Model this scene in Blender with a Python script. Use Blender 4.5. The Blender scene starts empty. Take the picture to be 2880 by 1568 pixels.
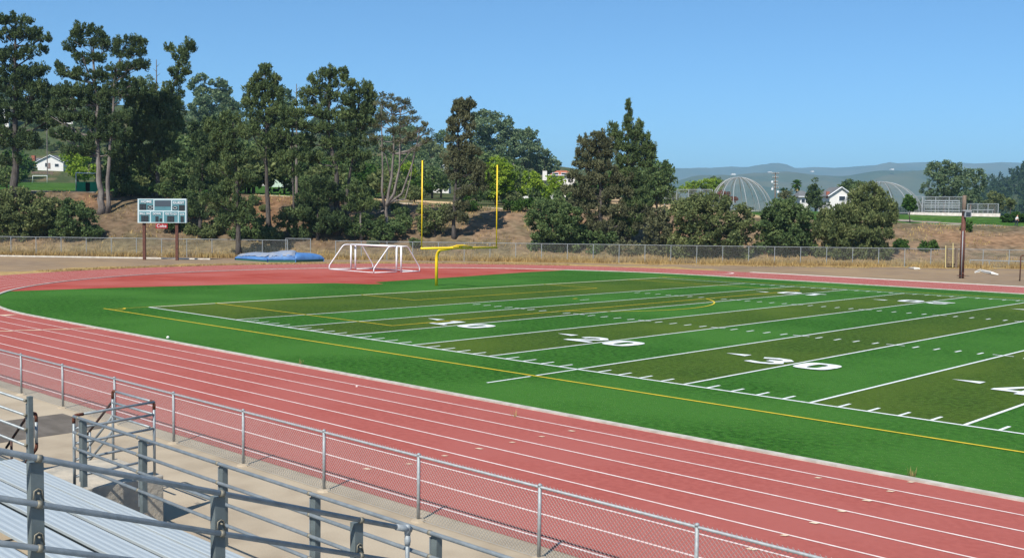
HAZE=1.15e-4
import bpy, bmesh, math, random
import numpy as np
from mathutils import Vector, Matrix, noise
R=math.radians
random.seed(7)
scene=bpy.context.scene
COL=scene.collection
# ------------------------------------------------------------------ camera
CAM=Vector((47.3336,-28.9492,5.5458)); YAW=2.33619; PIT=-0.060827; ROL=0.0128126; FPX=2969.79
def _basis():
    cy,sy,cp,sp=math.cos(YAW),math.sin(YAW),math.cos(PIT),math.sin(PIT)
    f=Vector((cy*cp,sy*cp,sp)); r=Vector((sy,-cy,0)); u=r.cross(f)
    cr,sr=math.cos(ROL),math.sin(ROL)
    return (cr*r+sr*u),(-sr*r+cr*u),f
RX,UX,FX=_basis()
cam=bpy.data.cameras.new('camera'); camo=bpy.data.objects.new('camera',cam); COL.objects.link(camo)
m=Matrix((( RX.x,UX.x,-FX.x,CAM.x),(RX.y,UX.y,-FX.y,CAM.y),(RX.z,UX.z,-FX.z,CAM.z),(0,0,0,1)))
camo.matrix_world=m
cam.sensor_width=36; cam.lens=36*FPX/2880; cam.clip_start=.1; cam.clip_end=40000
scene.camera=camo
# design helpers: the photograph was surveyed with this camera; s = distance axis towards the bank, t = along the bank
D=Vector((.731,.682,0)); N=Vector((-.682,.731,0))
S0=CAM.dot(N); T0=CAM.dot(D)
def ray(px,py): return RX*((px-1440)/FPX)-UX*((py-784)/FPX)+FX
def W(px,py,s):
    d=ray(px,py); k=(s-S0)/d.dot(N); return CAM+d*k
def G(px,py,z=0.):
    d=ray(px,py); k=(z-CAM.z)/d.z; return CAM+d*k
def ST(p): return p.dot(N),p.dot(D)
def XY(s,t,z=0.):
    v=N*s+D*t; return Vector((v.x,v.y,z))
def lerp(tab,x):
    if x<=tab[0][0]: return tab[0][1]
    for (a,b),(c,d) in zip(tab,tab[1:]):
        if x<=c: return b+(d-b)*(x-a)/(c-a)
    return tab[-1][1]
def sm(x): x=max(0.,min(1.,x)); return x*x*(3-2*x)
HT=[(-60,8.1),(-23,7.9),(-2.5,7.0),(16,6.2),(36,5.7),(70,5.0),(90,4.6),(140,4.2)]
ZC=[(-900,70),(0,72),(300,66),(560,62),(690,54),(1000,50),(1190,45),(1400,36),(1600,31),(1800,20),(1900,13),(2010,7),(2200,5),(4000,3)]
def zt(s,t):
    q=1440+2970*(t-T0)/(s-S0)
    H=lerp(HT,t)
    w=1.5*noise.noise(Vector((t*.06,1.7,0)))
    if s<100: z=H*sm((s-72.5-w)/27.)**.9
    else: z=H
    lawn=sm((t-48)/14)*1-0
    sl=.031*(1-lawn)
    z+=sl*max(0,min(s-100,190))
    if lawn>0: z+=lawn*1.75*sm((s-106)/34.)
    if s>285:
        k=sm((s-285)/300.); z=z*(1-k)+lerp(ZC,q)*k
    if q>1900 and s>170: z-= (s-170)*.03*sm((q-1900)/150.)*(1 if s<400 else 0)+(6.9 if s>=400 else 0)*sm((q-1900)/150.)
    if 74<s<99: z+=.28*noise.noise(Vector((s*.35,t*.35,0)))+.12*noise.noise(Vector((s*1.1,t*1.1,3)))
    if s>300: z+=3.*noise.noise(Vector((s*.012,t*.012,5)))*sm((s-300)/100)
    return z
def gr(px,py,s0=71.,s1=620.):
    """point where the sight line of a photo pixel meets the terrain"""
    s=s0
    while s<s1:
        p=W(px,py,s)
        if p.z<=zt(*ST(p)): return p
        s+=.5 if s<160 else 3
    return W(px,py,s1)
# ------------------------------------------------------------------ materials
def mat(name,col,rough=.8,metal=0.,var=None,scale=4.,amt=.5,bump=0.,bscale=None,var2=None,scale2=.3,spec=.3,det=4.,dist=None,speck=None):
    """col base colour, var second colour mixed by noise of given scale, var2 third by broad noise"""
    m=bpy.data.materials.new(name); m.use_nodes=True; nt=m.node_tree; b=nt.nodes['Principled BSDF']
    b.inputs['Roughness'].default_value=rough; b.inputs['Metallic'].default_value=metal
    b.inputs['Specular IOR Level'].default_value=spec
    tc=nt.nodes.new('ShaderNodeTexCoord'); out=None
    def nz(sc,de=det,stretch=None):
        n=nt.nodes.new('ShaderNodeTexNoise'); n.inputs['Scale'].default_value=sc; n.inputs['Detail'].default_value=de
        if stretch:
            mp=nt.nodes.new('ShaderNodeMapping'); mp.inputs['Scale'].default_value=stretch
            nt.links.new(tc.outputs['Object'],mp.inputs[0]); nt.links.new(mp.outputs[0],n.inputs['Vector'])
        else: nt.links.new(tc.outputs['Object'],n.inputs['Vector'])
        return n
    def ramp(n,lo,hi):
        r=nt.nodes.new('ShaderNodeMapRange'); r.inputs[1].default_value=lo; r.inputs[2].default_value=hi
        nt.links.new(n.outputs[0],r.inputs[0]); return r
    def mix(fac,a,c,k=1.):
        x=nt.nodes.new('ShaderNodeMix'); x.data_type='RGBA'
        if k!=1.:
            mm=nt.nodes.new('ShaderNodeMath'); mm.operation='MULTIPLY'; mm.inputs[1].default_value=k
            nt.links.new(fac,mm.inputs[0]); fac=mm.outputs[0]
        nt.links.new(fac,x.inputs[0])
        for i,v in ((6,a),(7,c)):
            if isinstance(v,(tuple,list)): x.inputs[i].default_value=(*v,1)
            else: nt.links.new(v,x.inputs[i])
        return x.outputs[2]
    c=tuple(col)
    if var is not None: c=mix(ramp(nz(scale,stretch=dist),.37,.63).outputs[0],c,tuple(var),amt)
    if var2 is not None: c=mix(ramp(nz(scale2,3),.42,.62).outputs[0],c,tuple(var2),.8)
    if speck: c=mix(ramp(nz(speck[0],2),.66,.72).outputs[0],c,speck[1],.7)
    if isinstance(c,tuple): b.inputs['Base Color'].default_value=(*c,1)
    else: nt.links.new(c,b.inputs['Base Color'])
    if bump:
        n=nz(bscale or scale*3); bp=nt.nodes.new('ShaderNodeBump'); bp.inputs['Strength'].default_value=bump; bp.inputs['Distance'].default_value=.05
        nt.links.new(n.outputs[0],bp.inputs['Height']); nt.links.new(bp.outputs[0],b.inputs['Normal'])
    return m
def leafmat(name,cols,rough=.75,trans=.0):
    m=bpy.data.materials.new(name); m.use_nodes=True; nt=m.node_tree; b=nt.nodes['Principled BSDF']
    b.inputs['Roughness'].default_value=rough; b.inputs['Specular IOR Level'].default_value=.2
    g=nt.nodes.new('ShaderNodeNewGeometry'); r=nt.nodes.new('ShaderNodeValToRGB')
    el=r.color_ramp.elements
    while len(el)<len(cols): el.new(.5)
    for i,(e,c) in enumerate(zip(el,cols)): e.position=i/(len(cols)-1); e.color=(*c,1)
    tc=nt.nodes.new('ShaderNodeTexCoord'); n=nt.nodes.new('ShaderNodeTexNoise'); n.inputs['Scale'].default_value=.55; n.inputs['Detail'].default_value=2
    nt.links.new(tc.outputs['Object'],n.inputs['Vector'])
    a=nt.nodes.new('ShaderNodeMath'); a.operation='MULTIPLY_ADD'; a.inputs[1].default_value=.45; 
    mr=nt.nodes.new('ShaderNodeMapRange'); mr.inputs[1].default_value=.3; mr.inputs[2].default_value=.7; mr.inputs[4].default_value=.55
    nt.links.new(n.outputs[0],mr.inputs[0]); nt.links.new(mr.outputs[0],a.inputs[2]); nt.links.new(g.outputs['Random Per Island'],a.inputs[0])
    nt.links.new(a.outputs[0],r.inputs[0]); nt.links.new(r.outputs[0],b.inputs['Base Color'])
    tr=nt.nodes.new('ShaderNodeBsdfTranslucent'); nt.links.new(r.outputs[0],tr.inputs[0]); ms=nt.nodes.new('ShaderNodeMixShader'); ms.inputs[0].default_value=.3
    nt.links.new(b.outputs[0],ms.inputs[1]); nt.links.new(tr.outputs[0],ms.inputs[2]); nt.links.new(ms.outputs[0],nt.nodes['Material Output'].inputs[0])
    return m
M={}
M['turf']=mat('turf_green',(.048,.158,.022),.9,var=(.017,.072,.009),scale=5,amt=.9,bump=1.,bscale=22,speck=(34,(.30,.34,.16)),var2=(.058,.172,.028),scale2=.11,det=3,spec=.04)
M['turf2']=mat('turf_olive',(.066,.128,.019),.9,var=(.030,.064,.010),scale=5,amt=.9,bump=1.,bscale=22,speck=(34,(.30,.32,.16)),var2=(.084,.136,.020),scale2=.11,det=3,spec=.04)
M['track']=mat('track_red',(.385,.108,.090),.85,var=(.320,.084,.070),scale=6,amt=.7,bump=.3,bscale=60,var2=(.385,.115,.098),scale2=.25,det=6,spec=.04)
M['zone']=mat('track_zone_red',(.37,.080,.060),.8,var=(.30,.050,.038),scale=.5,amt=.8,bump=.25,bscale=50,var2=(.41,.12,.10),scale2=.12,spec=.04)
M['white']=mat('line_white',(.78,.80,.80),.8,var=(.62,.66,.64),scale=6,amt=.8)
M['lane']=mat('lane_cream',(.80,.66,.62),.8,var=(.68,.50,.46),scale=5,amt=.8)
M['cream']=mat('mark_cream',(.76,.62,.45),.8,var=(.66,.42,.26),scale=5,amt=.6)
M['yellowline']=mat('line_yellow',(.72,.52,.03),.8,var=(.5,.42,.03),scale=4,amt=.7)
M['kerb']=mat('kerb_concrete',(.52,.50,.44),.85,var=(.38,.35,.30),scale=3,amt=.9,bump=.2,spec=.04)
M['kerbw']=mat('kerb_pale',(.66,.62,.55),.85,var=(.5,.46,.4),scale=2,amt=.9,bump=.2,spec=.04)
M['conc']=mat('apron_concrete',(.41,.34,.25),.85,var=(.32,.26,.19),scale=1.1,amt=.8,bump=.25,bscale=30,var2=(.46,.385,.285),scale2=.4,det=7,spec=.04)
M['conc2']=mat('landing_concrete',(.50,.44,.35),.85,var=(.32,.30,.26),scale=3.,amt=.8,bump=.35,bscale=14,det=7,spec=.04)
M['asph']=mat('asphalt',(.17,.15,.13),.9,var=(.12,.105,.09),scale=3,amt=.8,bump=.4,bscale=50,dist=(.4,1,1),spec=.04)
M['dirt']=mat('dirt_ground',(.27,.20,.135),.95,var=(.20,.14,.095),scale=.6,amt=.8,bump=.5,bscale=5,var2=(.31,.22,.13),scale2=.09,det=8,spec=.04)
M['goldgrass']=mat('dry_grass_ground',(.46,.32,.13),.95,var=(.30,.20,.09),scale=1.6,amt=.9,bump=.6,bscale=9,det=8,spec=.04)
M['galv']=mat('galvanised_pipe',(.31,.34,.35),.5,metal=.3,var=(.22,.25,.265),scale=9,amt=.8,bump=.05,spec=.5)
M['galvl']=mat('galvanised_fence',(.36,.39,.40),.6,metal=.25,var=(.26,.28,.29),scale=20,amt=.8,spec=.5)
M['wire']=mat('fence_wire',(.33,.34,.33),.6,metal=.2,spec=.5)
M['farwire']=mat('far_fence_wire',(.26,.255,.23),.7,metal=.1)
M['post']=mat('painted_post',(.16,.19,.19),.6,metal=.2,var=(.115,.14,.14),scale=6,amt=.8,spec=.5)
M['alu']=mat('aluminium_plank',(.46,.51,.53),.5,metal=.2,var=(.40,.45,.475),scale=2.,amt=.8,bump=.03,spec=.5,dist=(.15,6,1),det=5)
M['rust']=mat('rusty_pipe',(.17,.055,.03),.8,var=(.07,.03,.02),scale=20,amt=.9)
M['darkpipe']=mat('dark_pipe',(.05,.05,.05),.6,metal=.3,var=(.10,.04,.03),scale=9,amt=.8)
M['clamp']=mat('pipe_clamp',(.24,.22,.17),.6,metal=.4)
M['gold']=mat('goalpost_yellow',(.95,.62,.02),.4,spec=.5)
M['whitem']=mat('white_paint_metal',(.80,.81,.82),.4,var=(.66,.68,.70),scale=3,amt=.6,spec=.5)
M['brown']=mat('brown_pole',(.09,.035,.025),.7,var=(.15,.06,.04),scale=5,amt=.8)
M['wood']=mat('weathered_wood',(.20,.15,.11),.9,var=(.11,.08,.06),scale=4,amt=.9,dist=(6,6,.4))
M['bark']=mat('pine_bark',(.060,.050,.042),.95,var=(.12,.105,.095),scale=3,amt=.9,bump=1.,bscale=9,dist=(2,2,.4))
M['barkgrey']=mat('grey_bark',(.24,.21,.185),.95,var=(.11,.09,.08),scale=2,amt=.9,bump=1.,bscale=8,dist=(2,2,.3))
M['pine']=leafmat('pine_needles',[(0.027,0.050,0.025),(0.078,0.120,0.044),(0.146,0.197,0.068),(0.223,0.265,0.099)])
M['pined']=leafmat('dark_pine_needles',[(0.018,0.037,0.019),(0.055,0.090,0.036),(0.106,0.151,0.055),(0.162,0.205,0.078)])
M['pineb']=leafmat('grey_green_needles',[(0.050,0.056,0.028),(0.105,0.113,0.055),(0.171,0.177,0.088),(0.232,0.226,0.116)])
M['olive']=leafmat('olive_scrub_leaves',[(0.044,0.069,0.027),(0.111,0.146,0.055),(0.197,0.231,0.085),(0.274,0.283,0.120)])
M['oak']=leafmat('oak_leaves',[(0.027,0.058,0.025),(0.078,0.128,0.044),(0.146,0.205,0.072),(0.206,0.257,0.089)])
M['euc']=leafmat('eucalyptus_leaves',[(0.044,0.086,0.051),(0.102,0.163,0.081),(0.180,0.240,0.116),(0.256,0.299,0.153)])
M['lime']=leafmat('lime_leaves',[(0.081,0.149,0.016),(0.172,0.276,0.025),(0.287,0.391,0.040),(0.391,0.471,0.057)])
M['garden']=leafmat('garden_leaves',[(0.016,0.046,0.011),(0.040,0.098,0.018),(0.075,0.144,0.025),(0.127,0.190,0.034)])
M['rusty']=leafmat('red_leaves',[(0.081,0.023,0.011),(0.161,0.034,0.021),(0.207,0.069,0.023)])
M['blade']=leafmat('dry_blades',[(0.230,0.161,0.081),(0.391,0.270,0.115),(0.529,0.380,0.161),(0.345,0.299,0.127)])
M['woodmass']=leafmat('far_forest',[(0.014,0.037,0.014),(0.032,0.063,0.023),(0.057,0.092,0.034)])
M['blue']=mat('blue_vinyl',(.085,.22,.48),.5,var=(.06,.15,.36),scale=1.5,amt=.8,spec=.4)
M['fadeblue']=mat('faded_cover',(.27,.285,.32),.8,var=(.17,.24,.37),scale=1.2,amt=.8)
M['teal']=mat('green_mat_base',(.04,.14,.10),.7)
M['sbteal']=mat('scoreboard_face',(.085,.22,.25),.5,var=(.07,.18,.215),scale=1,amt=.8)
M['sbdark']=mat('scoreboard_lamp_panel',(.02,.025,.028),.6)
M['sbgrey']=mat('scoreboard_clock_panel',(.055,.075,.095),.5)
M['sbframe']=mat('scoreboard_frame',(.50,.60,.62),.5)
M['red']=mat('sign_red',(.32,.012,.018),.5)
M['black']=mat('black_plastic',(.012,.013,.014),.6)
M['green']=mat('green_panel',(.010,.30,.13),.6,var=(.008,.24,.10),scale=1,amt=.8)
M['hwhite']=mat('house_white',(.72,.70,.66),.8,var=(.62,.60,.56),scale=1,amt=.5)
M['hpale']=mat('house_pale_green',(.50,.60,.50),.8)
M['roofg']=mat('roof_grey',(.16,.165,.17),.9,var=(.12,.12,.12),scale=2,amt=.8)
M['roofb']=mat('roof_brown',(.24,.175,.15),.9,var=(.17,.12,.1),scale=2,amt=.8)
M['rooft']=mat('roof_terracotta',(.45,.16,.09),.9,var=(.34,.11,.06),scale=2,amt=.8)
M['glass']=mat('dark_glass',(.03,.04,.05),.15,spec=.6)
M['brick']=mat('chimney_brick',(.34,.11,.07),.9)
M['tank']=mat('cart_paint',(.40,.42,.44),.4,spec=.5)
M['skin']=mat('skin',(.45,.25,.17),.6); M['shirt']=mat('white_shirt',(.75,.78,.80),.8); M['trouser']=mat('dark_trousers',(.02,.03,.045),.8); M['hair']=mat('dark_hair',(.02,.014,.01),.7)
M['sack']=mat('white_sack',(.74,.72,.66),.7)
M['yelwood']=mat('yellow_stake',(.62,.52,.24),.8)
# ------------------------------------------------------------------ mesh builder
class MB:
    def __init__(s): s.v=[]; s.f=[]
    def quad(s,*p):
        n=len(s.v); s.v+= [tuple(q) for q in p]; s.f.append(tuple(range(n,n+len(p))))
    def box(s,a,b):
        (x0,y0,z0),(x1,y1,z1)=a,b; n=len(s.v)
        s.v+=[(x0,y0,z0),(x1,y0,z0),(x1,y1,z0),(x0,y1,z0),(x0,y0,z1),(x1,y0,z1),(x1,y1,z1),(x0,y1,z1)]
        s.f+=[(n,n+3,n+2,n+1),(n+4,n+5,n+6,n+7),(n,n+1,n+5,n+4),(n+1,n+2,n+6,n+5),(n+2,n+3,n+7,n+6),(n+3,n,n+4,n+7)]
    def obox(s,c,ax,ay,az):
        c,ax,ay,az=Vector(c),Vector(ax),Vector(ay),Vector(az); n=len(s.v)
        for k in (-1,1):
            for (i,j) in ((-1,-1),(1,-1),(1,1),(-1,1)): s.v.append(tuple(c+ax*i+ay*j+az*k))
        s.f+=[(n,n+3,n+2,n+1),(n+4,n+5,n+6,n+7),(n,n+1,n+5,n+4),(n+1,n+2,n+6,n+5),(n+2,n+3,n+7,n+6),(n+3,n,n+4,n+7)]
    def tube(s,pts,r,n=8,caps=True):
        pts=[Vector(p) for p in pts]; rr=r if isinstance(r,(list,tuple)) else [r]*len(pts)
        base=len(s.v); up=None
        for i,p in enumerate(pts):
            a=pts[max(0,i-1)]; b=pts[min(len(pts)-1,i+1)]; t=(b-a).normalized()
            if up is None:
                up=Vector((0,0,1)) if abs(t.z)<.9 else Vector((1,0,0))
            x=(up-t*up.dot(t)).normalized(); y=t.cross(x); up=x
            for k in range(n):
                an=2*math.pi*k/n; s.v.append(tuple(p+(x*math.cos(an)+y*math.sin(an))*rr[i]))
        for i in range(len(pts)-1):
            for k in range(n):
                a=base+i*n+k; b=base+i*n+(k+1)%n; s.f.append((a,b,b+n,a+n))
        if caps:
            s.f.append(tuple(base+k for k in reversed(range(n)))); e=base+(len(pts)-1)*n; s.f.append(tuple(e+k for k in range(n)))
    def build(s,name,m,parent=None,smooth=False,loc=None):
        me=bpy.data.meshes.new(name); o=(Vector(loc) if loc is not None else Vector((0,0,0)))
        if parent is not None: o=Vector(parent.get('_o',(0,0,0)))
        me.from_pydata([(x-o.x,y-o.y,z-o.z) for x,y,z in s.v],[],s.f); me.update()
        if smooth:
            for p in me.polygons: p.use_smooth=True
        me.materials.append(M[m] if isinstance(m,str) else m)
        ob=bpy.data.objects.new(name,me); COL.objects.link(ob)
        if parent is not None: ob.parent=parent
        else: ob.location=o
        return ob
ORG={}
def thing(name,label,cat,loc,group=None):
    o=bpy.data.objects.new(name,None); COL.objects.link(o); o.empty_display_size=.3
    o.location=Vector(loc); o['label']=label; o['category']=cat
    if group: o['group']=group
    ORG[o.name]=Vector(loc); return o
def part(mb,name,m,parent,smooth=False,up=None):
    """link mb (world coordinates) as a child of thing `parent` (or a sub-part of part `up`)"""
    o=ORG[parent.name]
    me=bpy.data.meshes.new(name); me.from_pydata([(x-o.x,y-o.y,z-o.z) for x,y,z in mb.v],[],mb.f); me.update()
    if smooth:
        for p in me.polygons: p.use_smooth=True
    me.materials.append(M[m] if isinstance(m,str) else m)
    ob=bpy.data.objects.new(name,me); COL.objects.link(ob); ob.parent=up or parent
    return ob
def tag(o,label,cat,group=None):
    o['label']=label; o['category']=cat
    if group: o['group']=group
    return o
def struct(mb,name,m,smooth=False):
    o=mb.build(name,m,smooth=smooth); o['kind']='structure'; return o
# ------------------------------------------------------------------ world, sun, view
SUN=Vector((.348*math.cos(R(48.3)),-.937*math.cos(R(48.3)),math.sin(R(48.3)))).normalized()
w=bpy.data.worlds.new("World"); scene.world=w; w.use_nodes=True; nt=w.node_tree
sky=nt.nodes.new('ShaderNodeTexSky'); sky.sky_type='NISHITA'; sky.sun_disc=False
sky.sun_elevation=R(48.3); sky.sun_rotation=math.atan2(SUN.x,SUN.y)
sky.air_density=.7; sky.dust_density=.3; sky.ozone_density=6; sky.altitude=0
bg=nt.nodes['Background']; tint=nt.nodes.new('ShaderNodeVectorMath'); tint.operation='MULTIPLY'; tint.inputs[1].default_value=(1.02,1.42,1.50)
nt.links.new(sky.outputs[0],tint.inputs[0]); nt.links.new(tint.outputs[0],bg.inputs[0]); bg.inputs[1].default_value=.083
sl=bpy.data.lights.new('sun','SUN'); sl.energy=5.0; sl.angle=R(.5); sl.color=(1,.95,.86)
so=bpy.data.objects.new('sun',sl); COL.objects.link(so); so.rotation_euler=(-SUN).to_track_quat('-Z','Y').to_euler(); so.location=(20,-60,60)
scene.view_settings.view_transform='Standard'; scene.view_settings.look='None'; scene.view_settings.exposure=.34; scene.view_settings.gamma=1
# ------------------------------------------------------------------ ground, track and field
UC,VN,RT=-8.,-7.0,31.4; VC=VN+RT; VF=VN+2*RT
def loop_pts(off,nseg=90,uend=120.):
    """open line: near straight (from the right) round the bend to the far straight; off = metres outside the inner edge"""
    r=RT+off; P=[(uend,VN-off)]+[(u,VN-off) for u in np.arange(uend-5,UC+1,-5)]
    P+=[(UC-r*math.sin(a),VC-r*math.cos(a)) for a in np.linspace(0,math.pi,nseg)]
    P+=[(u,VF+off) for u in np.arange(UC+5,uend,5)]+[(uend,VF+off)]
    return P
def band(mb,o0,o1,z,sub=None):
    a,b=loop_pts(o0),loop_pts(o1)
    if sub: a,b=a[sub[0]:sub[1]],b[sub[0]:sub[1]]
    for i in range(len(a)-1):
        mb.quad((*a[i],z),(*a[i+1],z),(*b[i+1],z),(*b[i],z))
mb=MB(); n=24; e=12000
for i in range(-1,1):
    for j in range(-1,1): mb.quad((i*e,j*e,0),((i+1)*e,j*e,0),((i+1)*e,(j+1)*e,0),(i*e,(j+1)*e,0))
struct(mb,'ground','dirt')
mb=MB(); P=loop_pts(0.); c=(UC+60,VC)
for a,b in zip(P,P[1:]): mb.quad((*c,.008),(*b,.008),(*a,.008))
struct(mb,'turf_field','turf')
mb=MB(); band(mb,.0,9.02,.012); struct(mb,'running_track','track')
# red D zone behind the end line
mb=MB(); zb=[(-25.6,-1.6),(-24.6,6),(-22.6,15),(-19.9,21.0),(-17.4,22.3),(-16.9,23.4),(-19.,24.2),(-19.5,27.9),(-20.4,35),(-22.3,45.6),(-22.5,50.)]
arc=[(UC-RT*math.sin(a),VC-RT*math.cos(a)) for a in np.linspace(0,math.pi,90)]
arc=[p for p in arc if p[0]<-25.0 or (p[0]<-22.6 and p[1]>50)]
arc=[p for p in arc if p[1]>-1.7]
cc=(-30,24)
ring=zb+arc[::-1]+[zb[0]]
for a,b in zip(ring,ring[1:]): mb.quad((*cc,.014),(*a,.014),(*b,.014))
struct(mb,'red_running_zone','zone')
mb=MB()
def kerb(o0,o1,h,sub=None):
    a,b=loop_pts(o0),loop_pts(o1)
    if sub: a,b=a[sub[0]:sub[1]],b[sub[0]:sub[1]]
    for i in range(len(a)-1):
        mb.quad((*a[i],h),(*a[i+1],h),(*b[i+1],h),(*b[i],h))
        mb.quad((*a[i],0),(*a[i+1],0),(*a[i+1],h),(*a[i],h)); mb.quad((*b[i],h),(*b[i+1],h),(*b[i+1],0),(*b[i],0))
kerb(-.12,.08,.06); struct(mb,'inner_kerb','kerb')
mb=MB(); nl=len(loop_pts(0))
kerb(9.1,9.85,.03,(nl-28,nl)); struct(mb,'outer_kerb','kerbw')
# outer strip lying along the left of the track
mb=MB(); p0,p1=W(-700,733,68.2),W(592,723,66); p0.z=p1.z=0
dd=(p1-p0).normalized(); mb.obox(((p0+p1)/2)+Vector((0,0,.06)),dd*((p1-p0).length/2),Vector((-dd.y,dd.x,0))*.16,Vector((0,0,.07))); struct(mb,'long_kerb','kerbw')
mb=MB(); a,b=loop_pts(9.0),loop_pts(12.4)
for i in range(len(a)-1):
    if a[i][0]<-15 and a[i][1]>-12:
        k=1+.5*math.sin(i*.9)*.6+ .3*math.sin(i*2.3)
        k2=1+.5*math.sin((i+1)*.9)*.6+ .3*math.sin((i+1)*2.3)
        f=lambda p,q,k:(p[0]+(q[0]-p[0])*k,p[1]+(q[1]-p[1])*k)
        mb.quad((*a[i],.006),(*a[i+1],.006),(*f(a[i+1],b[i+1],k2),.006),(*f(a[i],b[i],k),.006))
struct(mb,'dry_grass_verge','goldgrass')
mb=MB(); mb.quad((-30,VN-9.0,.004),(110,VN-9.0,.004),(110,-48,.004),(-30,-48,.004)); struct(mb,'concrete_apron','conc')
mb=MB(); mb.quad((18.9,-16.9,.009),(19.0,-26,.009),(21.6,-26,.009),(21.5,-16.9,.009)); struct(mb,'asphalt_path','asph')
mb=MB()
for k in range(60):
    q0=1330+k*32; q1=q0+32; g=lambda q,s:XY(s,T0+(q-1440)/2970*(s-S0),.010); w0,w1=(69.0+.7*math.sin(q*.021)+.4*math.sin(q*.057) for q in (q0,q1))
    mb.quad(g(q0,w0),g(q1,w1),g(q1,73.4),g(q0,73.4))
struct(mb,'dry_grass_strip','goldgrass')
# mown / coloured bands every five yards
yd=.9144; FW=48.77
mb=MB()
for a,b in ((-10,0),(5,10),(15,20),(25,30),(35,40),(45,50),(55,60),(65,70),(75,80),(85,90),(100,110)):
    mb.quad((a*yd,0,.012),(b*yd,0,.012),(b*yd,FW,.012),(a*yd,FW,.012))
struct(mb,'olive_turf_bands','turf2')
mb=MB(); Z=.017
def line(a,b,w=.1,z=None):
    z=z or Z; a=Vector((*a,0)); b=Vector((*b,0)); d=(b-a).normalized(); q=Vector((-d.y,d.x,0))*w/2
    mb.quad((*(a-q).xy,z),(*(b-q).xy,z),(*(b+q).xy,z),(*(a+q).xy,z))
line((-10*yd-.05,0),(110*yd,0),.12); line((-10*yd-.05,FW),(110*yd,FW),.12); line((-10*yd,0),(-10*yd,FW),.13,.021)
for k in range(0,21): line((k*5*yd,.06),(k*5*yd,FW-.06),.11,.021)
for k in range(1,100):
    if k%5: 
        u=k*yd
        for v in (.42,FW-.42): line((u,v-.36),(u,v+.36),.10)
        for v in (16.256,FW-16.256): line((u,v-.32),(u,v+.32),.11)
    else:
        for v in (16.256,FW-16.256): line((k*yd-.42,v),(k*yd+.42,v),.10,.025)
line((25*yd,-4.6),(25*yd,-2.5),.1); line((25*yd,-2.2),(25*yd,-.06),.1)
line((3*yd,FW/2-.45),(3*yd,FW/2+.45),.1)
struct(mb,'white_field_lines','white')
mb=MB(); YV0,YV1=-2.35,FW+1.75
def arcl(c,r,a0,a1,w=.1,n=24,z=.029):
    for i in range(n):
        a=a0+(a1-a0)*i/n; b=a0+(a1-a0)*(i+1)/n
        line((c[0]+r*math.cos(a),c[1]+r*math.sin(a)),(c[0]+r*math.cos(b),c[1]+r*math.sin(b)),w,z)
E0=-10*yd
line((E0-.7,YV0),(110*yd,YV0),.11,.025); line((E0-.7,YV1),(110*yd,YV1),.11,.025); 
line((E0-.12,YV0),(E0-.12,YV1),.07,.029)
for v0,dp in ((FW/2-20.15,16.5),(FW/2-9.16,5.5)):
    v1=FW-v0; line((E0,v0),(E0+dp,v0),.1,.029); line((E0,v1),(E0+dp,v1),.1,.029); line((E0+dp,v0),(E0+dp,v1),.1,.033)
h=math.acos(5.5/9.15); arcl((E0+11,FW/2),9.15,-h,h)
arcl((E0-.4,YV0),1.0,0,math.pi/2,.1,8); arcl((E0-.4,YV1),1.0,-math.pi/2,0,.1,8)
line((E0+11,FW/2-.12),(E0+11,FW/2+.3),.16,.029)
struct(mb,'yellow_field_lines','yellowline')
# yard numbers
def digit(ch):
    a,b,c=.0,.5,1.  # block figures in a unit box width 1 height 1.3
    T=.34
    if ch=='0':
        o=[];i=[]
        for k in range(28):
            t=2*math.pi*k/28; cx,sx=math.cos(t),math.sin(t)
            e=.62
            f=lambda q,w:math.copysign(abs(q)**e,q)*w
            o.append((.5+f(cx,.5),.65+f(sx,.65))); i.append((.5+f(cx,.5-T),.65+f(sx,.65-.24)))
        return [(o[k],o[(k+1)%28],i[(k+1)%28],i[k]) for k in range(28)]
    if ch=='1': return [((.34,.2),(.66,.2),(.66,1.3),(.34,1.3)),((.12,0),(.88,0),(.88,.2),(.12,.2)),((.12,1.0),(.34,1.06),(.34,1.3),(.12,1.2))]
    def stroke(pts,w):
        out=[]
        for (p,q) in zip(pts,pts[1:]):
            p=Vector(p);q=Vector(q);d=(q-p).normalized();n=Vector((-d.y,d.x))*w/2;d=d*w*.22
            out.append((tuple(p-n-d),tuple(q-n+d),tuple(q+n+d),tuple(p+n-d)))
        return out
    if ch=='2':
        pts=[(.13,.92),(.2,1.1),(.42,1.2),(.68,1.17),(.86,.99),(.82,.78),(.6,.56),(.34,.36),(.18,.2)]
        return stroke(pts,.25)+[((.02,0),(1,0),(1,.25),(.02,.25))]
    if ch=='3':
        pts=[(.12,1.08),(.4,1.2),(.7,1.15),(.86,.97),(.76,.76),(.48,.68),(.76,.6),(.88,.38),(.72,.17),(.42,.1),(.1,.2)]
        return stroke(pts,.25)
    if ch=='4': return [((.58,0),(.86,0),(.86,1.3),(.58,1.3)),((.0,.28),(1,.28),(1,.5),(.0,.5)),((.0,.5),(.26,.5),(.62,1.3),(.42,1.3))]
    if ch=='5': return [((.08,.62),(.34,.62),(.34,1.3),(.08,1.3)),((.34,1.05),(.92,1.05),(.92,1.3),(.34,1.3))]+stroke([(.2,.74),(.5,.82),(.8,.68),(.87,.42),(.7,.17),(.4,.1),(.08,.2)],.24)
mb=MB()
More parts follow.
